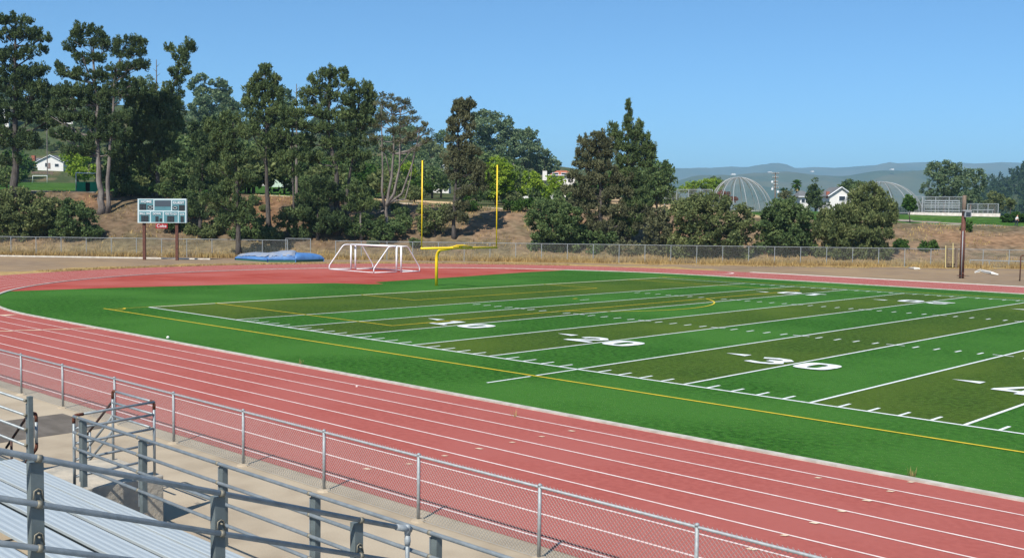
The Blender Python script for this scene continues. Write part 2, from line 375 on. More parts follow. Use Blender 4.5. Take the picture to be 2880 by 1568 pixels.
def number(u,txt,far,arrow):
    wd=1.48; ht=1.83/1.3; zz=.037
    for k,ch in enumerate(txt):
        off=(-.24-wd) if k==0 else .24
        for jj,q in enumerate(digit(ch)):
            pts=[]
            for x,y in q:
                X=off+x*wd; Y=y*ht
                if not far: pts.append((u+X,6.38+Y,zz+jj*.0003))
                else: pts.append((u-X,FW-6.38-Y,zz+jj*.0003))
            mb.quad(*pts)
    sgn=-1; a=u+sgn*(2.05+.35*(1)) 
    if arrow:
        vv=8.0 if not far else FW-8.0
        mb.quad((a,vv-.27,zz),(a,vv+.27,zz),(a-1.05,vv,zz))
for k,t in ((10,'10'),(20,'20'),(30,'30'),(40,'40'),(50,'50')):
    for far in (0,1): number(k*yd,t,far,k<50)
struct(mb,'yard_numbers','white')
# track lane lines and marks
mb=MB()
for k in range(1,9): band(mb,k*1.088-.03,k*1.088+.03,.020)
struct(mb,'lane_lines','lane')
mb=MB(); rr=random.Random(3)
def tri(u,v,du,dv): mb.quad((u,v,.024),(u+du,v+.12*dv,.024),(u+du*.15,v+dv,.024))
for k in range(8):
    v=VN-1.088*k; u=-.4-1.25*k*.35
    mb.quad((u-.15,v-.1,.024),(u+.12,v-.1,.024),(u+.4-1.0,v-1.0,.024),(u-.55-.2,v-1.0,.024))
mb.quad((-9.6,-8.05,.024),(-8.9,-8.0,.024),(-9.3,-7.2,.024)); mb.quad((-9.9,-9.15,.024),(-9.0,-9.1,.024),(-9.5,-8.25,.024))
for (px,py) in ((2503,1383),(2437,1409),(2366,1439),(2289,1472),(2205,1507),(2112,1546),(1607,1213),(1523,1229),(1440,1245),(1347,1263),(1250,1283),(1150,1306),(1032,1320),(2300,1345),(2560,1357)):
    c=G(px,py); L_=.05+.03*((px*7)%5)/5
    mb.quad((c.x-L_,c.y-.07,.028),(c.x+L_,c.y-.04,.028),(c.x+L_+.03,c.y+.06,.028),(c.x-L_+.02,c.y+.03,.028))
struct(mb,'cream_track_marks','cream')
mb=MB()
for (px,py,wd) in ((1270,741,14),(1340,743,14),(1400,746,12),(1475,745,40),(1450,749,16),(1540,748,26),(1595,751,30),(1620,752,40),(1680,756,36),(1690,750,26),(1745,758,30),(1760,752,14),(1846,758,12),(1830,765,26),(1912,763,14),(1975,768,20),(2050,774,16),(2118,780,20),(2190,787,24),(1905,771,16)):
    a,b=G(px-wd/2,py+.4),G(px+wd/2,py); d=Vector((.16,.5,0))*.55
    mb.quad((a.x,a.y,.026),(b.x,b.y,.026),(b.x+d.x,b.y+d.y,.026),(a.x+d.x,a.y+d.y,.026))
c=G(1992,769)
for i in range(10):
    a=-1.2+i*.24; b=a+.24; r=3.2
    f=lambda t,r:(c.x+r*math.cos(t+.3)*.55,c.y+r*math.sin(t+.3),.027)
    mb.quad(f(a,r),f(b,r),f(b,r+.35),f(a,r+.35))
struct(mb,'pale_track_marks','lane')
# ------------------------------------------------------------------ terrain behind the fence
qs=np.arange(-1500,4600,13.); ss=[71.5+.0*i for i in range(0)]+list(np.arange(71.5,104,.9))+list(np.arange(104,160,2.2))+list(np.arange(160,300,5))+list(np.arange(300,700,9))
V=[];F=[];Cc=[]
lawn=(.050,.115,.018); path=(.62,.50,.36); sand=(.56,.40,.22); dry=(.20,.14,.088); org=(.36,.17,.075); dgr=(.13,.105,.06); hill=(.060,.080,.030); hdry=(.20,.145,.085); grey=(.33,.27,.23)
def mixc(a,b,k): return tuple(x+(y-x)*k for x,y in zip(a,b))
for i,s in enumerate(ss):
    for q in qs:
        t=T0+(q-1440)/2970*(s-S0); z=zt(s,t)-(.15 if s<72 else 0)
        if s>650: z-= (s-650)*1.2
        p=XY(s,t,z); V.append(tuple(p))
        n1=noise.noise(Vector((s*.12,t*.12,1.)))+.5*noise.noise(Vector((s*.5,t*.5,2.)))
        if s<99.2:
            c=mixc(dry,org,sm(n1*1.6+.1)*(.95 if t>82 else (.6 if t<-10 else .25))); c=mixc(c,dgr,sm(n1*-2.2)); c=mixc(c,(.085,.062,.042),.5*sm((8-t)/14)*sm(n1*1.2+.8))  # leaf-litter brown under the pines, with their shade put into the tint
            if s<80: c=mixc(c,(.30,.23,.11),.6*sm((80-s)/5))
        elif s<101.6+.4*n1: c=path
        elif s<290:
            c=lawn if n1>-.35 else (.085,.15,.03)
            if -12<t<22: c=mixc((.06,.085,.03),dgr,sm(n1+.3)) 
            if 22<t<52: c=mixc(sand,dry,sm(n1*2+.2))
            if -10<t<5 and 108<s<122: c=sand
            if t<-34 and s<104.5: c=mixc(path,dry,sm(n1*2))
            if t>52:
                # lawn slope with a grey track across it and a pale pad on top
                f=sm((t-62)/12)
                if t>66 and 122-(t-66)*.62<s<126-(t-66)*.58: c=grey
                if s>139: c=(.40,.36,.30)
                if s>150: c=(.12,.12,.06)
        else:
            k=sm((n1-.1)*2.2); c=mixc(hill,hdry,k*.8)
            if q>1850: c=hill
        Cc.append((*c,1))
nq=len(qs)
for i in range(len(ss)-1):
    for j in range(nq-1): a=i*nq+j; F.append((a,a+1,a+nq+1,a+nq))
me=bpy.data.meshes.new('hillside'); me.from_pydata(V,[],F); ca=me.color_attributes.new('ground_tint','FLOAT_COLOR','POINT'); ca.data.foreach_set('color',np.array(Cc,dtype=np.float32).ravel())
for p in me.polygons: p.use_smooth=True
mm=mat('hillside_earth',(.2,.2,.2),.95,spec=.04,bump=.9,bscale=2.2,det=8); nt=mm.node_tree
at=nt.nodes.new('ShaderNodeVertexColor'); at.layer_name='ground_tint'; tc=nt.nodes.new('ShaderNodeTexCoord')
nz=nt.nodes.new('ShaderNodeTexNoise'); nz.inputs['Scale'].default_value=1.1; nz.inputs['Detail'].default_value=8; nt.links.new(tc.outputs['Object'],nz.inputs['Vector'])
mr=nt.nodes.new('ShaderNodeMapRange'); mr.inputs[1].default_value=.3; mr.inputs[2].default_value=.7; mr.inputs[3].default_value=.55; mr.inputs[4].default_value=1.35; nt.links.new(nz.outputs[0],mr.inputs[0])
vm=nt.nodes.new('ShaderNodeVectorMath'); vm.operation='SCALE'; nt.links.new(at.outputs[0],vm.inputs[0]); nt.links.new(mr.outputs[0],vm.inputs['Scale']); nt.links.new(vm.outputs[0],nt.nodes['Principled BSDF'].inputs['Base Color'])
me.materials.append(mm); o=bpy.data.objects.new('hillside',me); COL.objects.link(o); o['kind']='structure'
# ------------------------------------------------------------------ far mountains
def ridge(name,tab,s0,s1,base,amp,col,seed,q0,q1,dq):
    V=[];F=[]; rows=26; qq=list(np.arange(q0,q1,dq))
    for i in range(rows+1):
        f=i/rows; s=s0+(s1-s0)*f
        for q in qq:
            t=T0+(q-1440)/2970*(s-S0)
            ytop=lerp(tab,q); hor=603.1+(q-1440)*.0128
            zt_=CAM.z+(hor-ytop)/2970*(s1-S0)
            g=f**.8*(1+.10*math.sin(q*.021+s*.0004)*math.sin(f*6.3))
            nn=noise.fractal(Vector((s/amp/9,t/amp/9,seed)),.9,2.1,6)
            z=base+(zt_-base)*g*(1+.0*nn)+amp*nn*(.22+1.1*math.sin(min(1,f*1.02)*math.pi))*min(1,f*6)
            V.append(tuple(XY(s,t,z)))
    for q in qq:
        s=s1*1.12; V.append(tuple(XY(s,T0+(q-1440)/2970*(s-S0),base)))
    nq=len(qq)
    for i in range(rows+1):
        for j in range(nq-1): a=i*nq+j; F.append((a,a+1,a+nq+1,a+nq))
    me=bpy.data.meshes.new(name); me.from_pydata(V,[],F)
    for p in me.polygons: p.use_smooth=True
    me.materials.append(col); o=bpy.data.objects.new(name,me); COL.objects.link(o); o['kind']='structure'
    return o
mf=mat('far_wooded_slopes',(.030,.055,.022),.95,var=(.055,.075,.03),scale=.008,amt=.9,var2=(.10,.10,.05),scale2=.0022,det=8)
ridge('mountains',[(-900,470),(1500,482),(1880,479),(1960,472),(2055,467),(2085,463),(2140,466),(2210,469),(2300,472),(2400,464),(2480,459),(2550,457),(2620,461),(2700,462),(2760,459),(2830,463),(2900,470),(4200,480)],6200,9600,0,75,mf,3.3,-900,4200,22)
ridge('mountain_foothills',[(-900,500),(1800,515),(1880,505),(1960,500),(2060,486),(2150,484),(2250,497),(2330,493),(2420,478),(2520,480),(2620,486),(2700,490),(2780,498),(2900,510),(4200,520)],3200,4700,0,40,mf,8.1,-900,4200,22)
m2=mat('wooded_hill',(.022,.042,.018),.95,var=(.05,.065,.028),scale=.05,amt=.9,det=8,bump=1,bscale=.1)
ridge('wooded_hill',[(2300,612),(2480,600),(2600,575),(2700,535),(2760,505),(2800,485),(2840,466),(2880,452),(2960,440),(3200,430),(3600,470),(4300,560)],620,1050,-3,4,m2,5.5,2300,4300,9)
# ------------------------------------------------------------------ near chain-link fence
def bent(pts,rad=.08,n=5):
    """round the inner corners of a polyline"""
    pts=[Vector(p) for p in pts]; out=[pts[0]]
    for i in range(1,len(pts)-1):
        a,b,c=pts[i-1],pts[i],pts[i+1]; d1=(a-b).normalized(); d2=(c-b).normalized(); r=min(rad,(a-b).length*.45,(c-b).length*.45)
        p,q=b+d1*r,b+d2*r
        for k in range(n+1):
            t=k/n; out.append(p*(1-t)**2+b*2*t*(1-t)+q*t*t)
    out.append(pts[-1]); return out
def wires(p0,p1,h0,h1,sp,w,off=Vector((0,0,0))):
    mb=MB(); p0=Vector(p0);p1=Vector(p1);L=(p1-p0).length;d=(p1-p0)/L; n=Vector((-d.y,d.x,0))
    H=h1-h0; x=-H
    while x<L:
        for s in (0,1):
            xa,xb,za,zb=(x,x+H,h0,h1) if s==0 else (x,x+H,h1,h0)
            if xa<0: f=-xa/H; za=za+(zb-za)*f; xa=0
            if xb>L: f=(L-xa)/(xb-xa); zb=za+(zb-za)*f; xb=L
            if xb-xa<.02: continue
            a=p0+d*xa+Vector((0,0,za))+off+n*(.004 if s else -.004); b=p0+d*xb+Vector((0,0,zb))+off+n*(.004 if s else -.004)
            t=(b-a).normalized(); u=n.cross(t)*w*.5; nn=n*w*.5; k=len(mb.v)
            for c in (a,b):
                for vv in (u,n*0+nn,-u,-nn): mb.v.append(tuple(c+vv))
            mb.f+=[(k,k+1,k+5,k+4),(k+1,k+2,k+6,k+5),(k+2,k+3,k+7,k+6),(k+3,k,k+4,k+7)]
        x+=sp
    return mb
fn=thing('chain_link_fence','galvanised waist-high chain-link fence between the near track and the concrete apron','fence',(27,-16.5,0))
us=[-3.1,-.1,2.95,6.0,9.05,12.1,15.2,18.1,21.25,24.3,27.35,30.3,33.15,36.1,39.1,42.1,45.1,48.1]
for u in us:
    mb=MB(); mb.tube([(u,-16.55,0),(u,-16.55,1.2)],.03,8); mb.tube([(u,-16.55,1.2),(u,-16.55,1.235),(u,-16.55,1.25)],[.036,.036,.015],8)
    part(mb,'fence_post','galvl',fn,True)
    mb=MB(); n=10; k=0
    ring=[(u+.17*math.cos(2*math.pi*i/n)*(1+.15*math.sin(i*2.1+u)),-16.55+.15*math.sin(2*math.pi*i/n),.045) for i in range(n)]
    mb.tube([(u,-16.55,.0),(u,-16.55,.035),(u,-16.55,.05)],[.15,.12,.03],9); part(mb,'footing','conc',fn)
mb=MB(); mb.tube([(us[0],-16.55,1.19),(us[-1],-16.55,1.19)],.024,8); part(mb,'top_rail','galvl',fn,True)
mb=MB(); mb.tube([(us[0],-16.55,.04),(us[-1],-16.55,.04)],.004,4); part(mb,'tension_wire','wire',fn)
part(wires((us[0],-16.5,0),(us[-1],-16.5,0),.03,1.222,.078,.0052),'wire_mesh','wire',fn)
# ------------------------------------------------------------------ far fences
FL=[W(x,y,68.5+0*x) for x,y in ()]
def farline(px,py):
    p=G(px,py); s,t=ST(p); s=71.2; return XY(s,t)
def tof(px,s=71.2): return T0+(px-1440)/2970*(s-S0)
def farfence(name,label,pxs,h,gate=False,mesh=True):
    pts=[XY(71.2,tof(p)) for p in pxs]
    f=thing(name,label,'fence',pts[0])
    for p in pts:
        mb=MB(); mb.tube([p,p+Vector((0,0,h))],.042,6); part(mb,'fence_post','galvl',f)
    mb=MB(); mb.tube([pts[0]+Vector((0,0,h-.03)),pts[-1]+Vector((0,0,h-.03))],.03,6); part(mb,'top_rail','galvl',f)
    if mesh: part(wires(pts[0],pts[-1],.05,h,.16,.010),'wire_mesh','farwire',f)
    return f
st=72.6
farfence('chain_link_fence','long far chain-link fence along the foot of the bank behind the scoreboard',[47+st*k*.985 for k in range(-4,11)],2.2)
farfence('chain_link_fence','chain-link gate panel with a raised frame behind the blue landing mats',[757,827],2.42)
farfence('chain_link_fence','long far chain-link fence behind the goals and the dark green scrub',[898+st*k for k in range(0,30)],2.2)
ff=thing('rail_fence','low single-rail fence in the dry grass behind the brown light pole','fence',XY(72,tof(2700)))
a,b=W(2728,731,73),W(3000,738,73)
mb=MB(); mb.tube([a,b],.06,6); part(mb,'rail','galvl',ff)
for k in range(6):
    p=a.lerp(b,k/5); mb=MB(); mb.tube([Vector((p.x,p.y,0)),p],.05,6); part(mb,'fence_post','galvl',ff)
# ------------------------------------------------------------------ goalpost
o=Vector((-13.1,25.55,0)); gpst=thing('football_goalpost','yellow gooseneck football goalpost standing behind the end line','goalpost',o)
cu=-9.9; zc=3.03; vl,vr=21.22,28.84
mb=MB(); mb.tube(bent([o,(o.x,o.y,2.72),(cu+.1,25.0,3.13)],.75,9),.12,12); part(mb,'gooseneck','gold',gpst,True)
mb=MB(); mb.tube([(cu,vl-.06,zc),(cu,vr+.06,zc-.02)],.085,10); part(mb,'crossbar','gold',gpst,True)
mb=MB(); mb.tube([(cu+.08,24.2,zc+.10),(cu+.08,24.6,zc+.17),(cu+.08,25.3,zc+.17),(cu+.08,26.2,zc+.07)],[.03,.06,.06,.03],8); part(mb,'support_bracket','gold',gpst,True)
for v in (vl,vr):
    mb=MB(); mb.tube([(cu,v,zc),(cu,v,9.32)],.048,8); part(mb,'upright','gold',gpst,True)
# ------------------------------------------------------------------ soccer goals
def sgoal(label,F0,F1,B0,B1,Ld):
    """front corners F0,F1 (feet of the posts), back corners B0,B1"""
    g=thing('soccer_goal',label,'soccer goal',F0,'soccer goals standing back to back on the red zone')
    H=2.5; up=Vector((0,0,H-.06)); mb=MB(); 
    for F_ in (F0,F1):
        mb=MB(); mb.tube([F_,F_+up],.085,8); part(mb,'goal_upright','whitem',g,True)
    mb=MB(); mb.tube([F0+up,F1+up],.085,8); part(mb,'crossbar','whitem',g,True)
    for F_,B_ in ((F0,B0),(F1,B1)):
        d=(B_-F_); k=.34
        mb=MB(); mb.tube(bent([F_+up,F_+d*k+up,B_+Vector((0,0,.42)),B_+Vector((0,0,.05))],.25,5),.055,7); part(mb,'side_brace','whitem',g,True)
        mb=MB(); mb.tube([F_+Vector((0,0,.06)),B_+Vector((0,0,.06))],.05,6); part(mb,'ground_bar','whitem',g,True)
    mb=MB(); mb.tube([B0+Vector((0,0,.06)),B1+Vector((0,0,.06))],.035,6); part(mb,'back_bar','whitem',g,True)
Lf,Rf=G(987,758),G(1115,766); Lf2=Lf+Vector((.25,.35,0)); Rf2=Rf+Vector((.25,.35,0)); Lb,Rb=G(926,758.5),G(1051,768); Lc,Rc=G(1049,756.5),G(1180,764)
sgoal('white soccer goal whose sloping back frame leans towards the blue mats',Lf,Rf,Lb,Rb,1)
sgoal('white soccer goal whose sloping back frame leans towards the yellow goalpost',Lf2,Rf2,Lc,Rc,1)
# ------------------------------------------------------------------ landing mats
def blob_mat(name,label,pxl,pxr,yb,h,dep,m,bm,tilt,seed,cover=True):
    a,b=G(pxl,yb[0]),G(pxr,yb[1]); g=thing(name,label,'landing mat',a,'high jump landing mats by the fence')
    d=(b-a); L=d.length; d/=L; nn=Vector((-d.y,d.x,0)); rr=random.Random(seed)
    nx,ny=26,8; V=[];F=[]
    def top(x,y): return h*(1+tilt*(x-.5))*(1+.05*math.sin(5*x+seed)+.03*math.sin(13*x+7*y+seed))*(1-.28*abs(2*x-1)**6)
    mb=MB(); idx={}
    for j in range(ny+3):
        for i in range(nx+1):
            x=i/nx; 
            if j==0: p=a+d*L*x+nn*.0; z=.32*h
            elif j==1: p=a+d*L*x-nn*.03+nn*.02*rr.uniform(-1,1); z=top(x,0)*.8
            else:
                y=(j-1)/(ny+1); p=a+d*L*x+nn*dep*y; z=top(x,y)*(1+.22*math.sin(y*3.1))
                if j==ny+2: z=0
            if i in(0,nx) and j>0: z*=.86
            mb.v.append((p.x,p.y,z))
    w_=nx+1
    for j in range(ny+2):
        for i in range(nx): k=j*w_+i; mb.f.append((k,k+1,k+w_+1,k+w_))
    for i in (0,nx):
        for j in range(1,ny+2):
            k=j*w_+i; p=mb.v[k]; q=mb.v[k+w_]; n=len(mb.v); mb.v+=[(p[0],p[1],0),(q[0],q[1],0)]; mb.f.append((k,k+w_,n+1,n))
    part(mb,'cushion',m,g,True)
    mb=MB(); c=a+d*L/2+nn*dep/2+Vector((0,0,.16*h+.01)); mb.obox(c,d*(L/2-.05),nn*(dep/2-.08),Vector((0,0,.16*h))); part(mb,'base_pallet',bm,g)
    if cover:
        mb=MB(); nx2=20
        for j in range(7):
            for i in range(nx2+1):
                x=.04+.92*i/nx2; y=j/6*.96-.02
                drop=rr.uniform(.5,.8) if j==0 else 1
                p=a+d*L*x+nn*(dep*y if j else -.06); z=top(x,y)*(1+.22*math.sin(max(0,y)*3.1))*drop+.15+.02*rr.uniform(-1,1)
                mb.v.append((p.x,p.y,z))
        for j in range(6):
            for i in range(nx2): k=j*(nx2+1)+i; mb.f.append((k,k+1,k+nx2+2,k+nx2+1))
        part(mb,'weather_cover','fadeblue',g,True)
    return g
blob_mat('landing_mat','low blue mat half hidden by a faded grey cover, nearest the scoreboard',661,752,(731,737),.66,3.6,'blue','teal',.35,1)
blob_mat('landing_mat','middle blue mat under a faded grey cover, highest of the pile',752,832,(737,737.5),.84,4.2,'blue','teal',.15,4)
blob_mat('landing_mat','blue mat with rolled edge next to the white soccer goal, no cover on it',832,911,(737.5,735),.80,3.6,'blue','teal',-.05,7,False)
# ------------------------------------------------------------------ scoreboard
sS=62.7
pb=W(405,731,sS); pb.z=0; pr=W(496,731,sS); pr.z=0
sb=thing('scoreboard','teal framed scoreboard on two brown posts in front of the bank','scoreboard',pb)
def SBp(px,py,dz=0): return W(px,py,sS+dz)
for c,x in ((pb,405),(pr,497)):
    mb=MB(); top=SBp(x,566,.3); bb=Vector((top.x,top.y,0)); mb.obox((top+bb)/2,D*.15,N*.12,Vector((0,0,top.z/2))); part(mb,'support_post','brown',sb)
def panel(name,m,x0,y0,x1,y1,dep,pr_=.02,parent=None,up=None):
    a,b,c,d=SBp(x0,y1,-dep),SBp(x1,y1+ (x1-x0)*.0,-dep),SBp(x1,y0,-dep),SBp(x0,y0,-dep)
    mb=MB(); off=N*(dep if pr_ is None else pr_); mb.quad(a,b,c,d); 
    mb.quad(a+off,d+off,c+off,b+off); mb.quad(a,d,d+off,a+off); mb.quad(b,b+off,c+off,c); mb.quad(a,a+off,b+off,b); mb.quad(d,c,c+off,d+off)
    return part(mb,name,m,sb,up=up)
k_=.0262*1 # slope of the board top in the photograph follows the lens roll
panel('cabinet','sbframe',387,558.5,524,626.5,.05,.35)
cells=[(391,561,431,590,'t'),(434,562.5,481,591.5,'c'),(484,563,521,592,'t'),(391,594.5,421.5,623.5,'b'),(424.5,595,457.5,624,'b'),(460.5,595,500,624.5,'b'),(502.5,596,520.5,625,'b')]
cellob=[panel('cell_panel','sbteal',*c[:4],.065) for c in cells]
for c in ((435.5,563.5,480,580.5),): panel('clock_window','sbgrey',*c,.08)
for c in ((392,573,411.5,590),(503,576.5,519.5,592.3)): panel('digit_window','sbdark',*c,.08)
for c in ((414.5,577,430.5,589),(485,579,499.5,590)): panel('possession_lamp','sbdark',*c,.08)
for c in ((397,606,418,623.2),(437,608,446,623.6),(448.5,614,456,623.6),(470,607,490,624),(507.5,608,517,624.5)): panel('digit_window','sbdark',*c,.08)
def text(txt,loc,ax,ay,size,m,name,parent,thick=.0,align='CENTER',up=None):
    cu=bpy.data.curves.new('t','FONT'); cu.body=txt; cu.align_x=align; cu.align_y='CENTER'; cu.size=1; cu.offset=thick; cu.extrude=.01
    ob=bpy.data.objects.new('t',cu); COL.objects.link(ob); dg=bpy.context.evaluated_depsgraph_get(); me=bpy.data.meshes.new_from_object(ob.evaluated_get(dg))
    bpy.data.objects.remove(ob); ax=Vector(ax).normalized(); ay=Vector(ay).normalized(); az=ax.cross(ay)
    xs=[v.co.x for v in me.vertices]; wd=(max(xs)-min(xs)) or 1
    sx=size[0]/wd; sy=size[1]/.72; o_=ORG[parent.name]
    for v in me.vertices: v.co=Vector(loc)+ax*v.co.x*sx+ay*v.co.y*sy+az*v.co.z*.6-o_
    me.name=name; me.materials.clear(); me.materials.append(M[m]); ob=bpy.data.objects.new(name,me); COL.objects.link(ob); ob.parent=up or parent; return ob
UZ=Vector((0,0,1)); pxm=(sS-S0)/2970
for t,x,y,wp,hp in (('HOME',411,567,30,7),('GUEST',502,570,32,7),('BALL ON',407,600.5,28,6),('DOWN',441,601,22,6),('YDS TO GO',480.5,601.5,34,6),('QTR',512,602.5,13,5)):
    text(t,SBp(x,y,-.115),D,UZ,(wp*pxm,hp*pxm),'whitem','lettering',sb,.012)
def seg7(x,y,w,h,ch):
    segs={'8':'abcdefg','0':'abcdef'}[ch]; P={'a':((0,1),(1,1)),'b':((1,1),(1,.5)),'c':((1,.5),(1,0)),'d':((0,0),(1,0)),'e':((0,0),(0,.5)),'f':((0,.5),(0,1)),'g':((0,.5),(1,.5))}
    mb=MB()
    for s_ in segs:
        (a,b),(c,d)=P[s_]; p,q=SBp(x+a*w,y-b*h,-.10),SBp(x+c*w,y-d*h,-.10); mb.tube([p,q],.022,4)
    part(mb,'digit','sbgrey',sb)
for x,y in ((395,587),(404,587),(400.5,620.5),(409.5,620.5),(473.5,621),(482,621),(510,621.5),(439,621)): seg7(x,y,4.5,10,'8')
for cx,cy,rx,ry in ((422.5,583,6,3.5),(492.2,584.5,5.2,3.2)):
    mb=MB(); pts=[SBp(cx+rx*math.cos(a),cy+ry*math.sin(a),-.10) for a in np.linspace(0,2*math.pi,17)]; mb.tube(pts,.028,4); part(mb,'football_emblem','sbframe',sb)
cs=thing('hanging_sign','small dark red sign with white lettering hung under the scoreboard','sign',SBp(452,627.5))
mb=MB(); a,b,c,d=SBp(438,641.8),SBp(471,642.5),SBp(471,628.8),SBp(438,628.4); off=N*.06
mb.quad(a,b,c,d); mb.quad(a+off,d+off,c+off,b+off); mb.quad(a,d,d+off,a+off); mb.quad(b,b+off,c+off,c); mb.quad(a,a+off,b+off,b); mb.quad(d,c,c+off,d+off); part(mb,'sign_board','red',cs)
text('Coke',SBp(454.5,635.2,-.04),D,UZ,(27*pxm,9*pxm),'whitem','lettering',cs,.0)
for x in (442,467): mb=MB(); mb.tube([SBp(x,629,.03),SBp(x,626,.03)],.02,4); part(mb,'hanger','brown',cs)
# ------------------------------------------------------------------ bleachers
bl=thing('bleachers','stepped bleachers of ribbed bare aluminium planks in the foreground','bleachers',(38,-22,0))
def plank(u0,u1,vf,wd,z,th=.045):
    """vf front edge (towards the field), runs back by wd; ribbed top"""
    prof=[(vf,z-th),(vf,z-.008),(vf-.008,z)]
    n=int(wd/.085)
    for i in range(n):
        a=vf-.02-(wd-.04)*i/n; b=(wd-.04)/n
        prof+=[(a-b*.10,z),(a-b*.30,z-.0045),(a-b*.55,z-.0045),(a-b*.80,z)]
    prof+=[(vf-wd+.008,z),(vf-wd,z-.008),(vf-wd,z-th)]
    mb=MB(); k=len(prof)
    for u in (u0,u1):
        for v,zz in prof: mb.v.append((u,v,zz))
    for i in range(k): j=(i+1)%k; mb.f.append((i,j,k+j,k+i))
    mb.f.append(tuple(range(k))); mb.f.append(tuple(reversed(range(k,2*k))))
    part(mb,'plank','alu',bl)
U1=58
mb=MB(); mb.box((6,-21.80,0),(57.6,-21.70,1.04)); part(mb,'added_gap_blocker','post',bl)  # added unseen panel, blocks light so the plank gaps stay dark
plank(28.1,U1,-21.66,.285,1.10); plank(6,U1,-21.985,.375,1.10)
plank(6,U1,-22.82,.395,1.365); plank(6,U1,-23.64,.425,1.61)
vf,z=-24.62,1.93; rows=[]
for k in range(8):
    plank(6,U1,vf,.44,z); rows.append((vf,z)); vf-=.78; z+=.30
for u in np.arange(8,58,2.4):
    mb=MB(); a=Vector((u,-21.8,.92)); b=Vector((u,-24.2,1.20)); c=Vector((u,-30.2,3.45))
    mb.obox((a+b)/2,Vector((.04,0,0)),(b-a)/2,Vector((0,0,.05))); mb.obox((b+c)/2,Vector((.04,0,0)),(c-b)/2,Vector((0,0,.06))); part(mb,'stringer','post',bl)
    for v,zz in ((-21.95,1.0),(-24.3,1.4),(-27,2.4),(-29.9,3.55)):
        mb=MB(); mb.box((u-.04,v-.04,0),(u+.04,v+.04,zz)); part(mb,'leg','post',bl)
for vf_,z_ in ((-22.84,1.365),(-23.64,1.61))+tuple(rows):
    mb=MB(); mb.box((7,vf_-.26,z_-.16),(57,vf_-.18,z_-.047)); part(mb,'support_beam','post',bl)
# ---- front guard rails
RZ=[2.16,1.90,1.64,1.36]; VR=-21.56
def hpost(mb,u,v,z0,z1,a=.052,b=.05):
    """small H column, web across the view"""
    mb.box((u-a,v-b,z0),(u-a+.012,v+b,z1)); mb.box((u+a-.012,v-b,z0),(u+a,v+b,z1)); mb.box((u-a+.012,v-.006,z0),(u+a-.012,v+.006,z1))
def ring(mb,c,ax,r,w=.02):
    c=Vector(c); ax=Vector(ax).normalized(); mb.tube([c-ax*w,c+ax*w],r,10)
def guard(label,u0,u1,posts,endcap):
    g=thing('guard_rail',label,'guard rail',(u0,VR,1.1),'front guard rails of the bleachers')
    for z in RZ:
        mb=MB(); mb.tube([(u0,VR,z),(u1,VR,z)],.0235,10); part(mb,'rail','galv',g,True)
    for u in posts:
        mb=MB(); mb.box((u-.045,VR+.03,1.02 if u>28.2 else .0),(u+.045,VR+.11,2.13+(.1 if endcap==u else 0))); part(mb,'post','post',g)
        mb=MB(); mb.box((u-.062,VR+.02,1.1),(u-.047,VR+.075,2.1)); part(mb,'clip_angle','galv',g)
        for z in RZ: mb=MB(); ring(mb,(u-.03,VR,z),(1,0,0),.029,.018); part(mb,'clamp','clamp',g,True)
    return g
guard('galvanised four-rail guard cut by the left edge, ending in a square post',10,28.3,[12,14.1,16.2,18.4,20.5,22.6,24.4,26.3,28.37],28.37)
gr2=guard('long galvanised four-rail guard along the front walkway, right of the stair opening',30.32,57,[30.52,32.56,34.82,36.92,39.1,41.25,43.4,45.5,47.6,49.8,51.9,54.1,56.2],0)
# ---- landing enclosure
le=thing('landing_rail','pipe rail with rusty elbows boxing in the concrete stair landing','guard rail',(30.2,-20,.87))
A_=(30.28,VR+.02); B_=(30.02,-20.0); C_=(28.43,-20.0); LZ=[2.17,1.95,1.70,1.43,1.15]
mb=MB(); mb.tube([(*A_,1.02),(*A_,2.10)],.024,10); part(mb,'post','galv',le,True)
mb=MB(); mb.tube([(*B_,.86),(*B_,2.12)],.024,10); part(mb,'post','galv',le,True)
mb=MB(); mb.tube([(*C_,.86),(*C_,2.10)],.024,10); part(mb,'post','galv',le,True)
for z in LZ:
    mb=MB(); mb.tube([(A_[0],A_[1]+(.1 if z>2.1 else 0),z),(B_[0],B_[1],z)],.0225,8); part(mb,'rail','galv',le,True)
for z,ue in zip(LZ[:4],(28.5,28.43,28.43,28.43)):
    mb=MB(); e=30.02 if z>1.8 else (29.85 if z>1.6 else 29.0); mb.tube([(ue,-20,z),(e,-20,z)],.0225,8); part(mb,'rail','galv',le,True)
mb=MB(); mb.tube(bent([(A_[0],A_[1],2.04),(A_[0],A_[1],2.17),(A_[0]-.0,A_[1]+.16,2.17)],.1,6),.027,9); part(mb,'elbow','rust',le,True)
mb=MB(); mb.tube(bent([(28.43,-20,2.02),(28.43,-20,2.17),(28.56,-20,2.17)],.08,6),.027,9); part(mb,'elbow','rust',le,True)
mb=MB(); mb.tube(bent([(29.9,-20,2.17),(30.02,-20,2.17),(30.02,-20,2.04)],.05,4),.027,9); part(mb,'elbow','rust',le,True)
for dz in (0,.28,.56):
    z0=1.98-dz; mb=MB(); mb.tube([(28.43,-20,z0),(26.98,-20,z0-1.06)],.0225,8); part(mb,'stair_rail','darkpipe' if dz==0 else 'galv',le,True)
mb=MB(); mb.tube([(27.45,-20,.42),(27.45,-20,1.24)],.022,8); part(mb,'stair_post','galv',le,True)
mb=MB(); 
for k in range(5): 
    pts=[(30.02-.05-.045*k-.02*math.sin(a),-20+.03*math.cos(a),1.43+.035*math.sin(a)) for a in np.linspace(0,2*math.pi,9)]; mb.tube(pts,.006,4,False)
part(mb,'coiled_tie','darkpipe',le)
hr=thing('stair_handrail','dark pipe handrail with a rusty looped end beside the left guard post','handrail',(28.0,-21.3,.87))
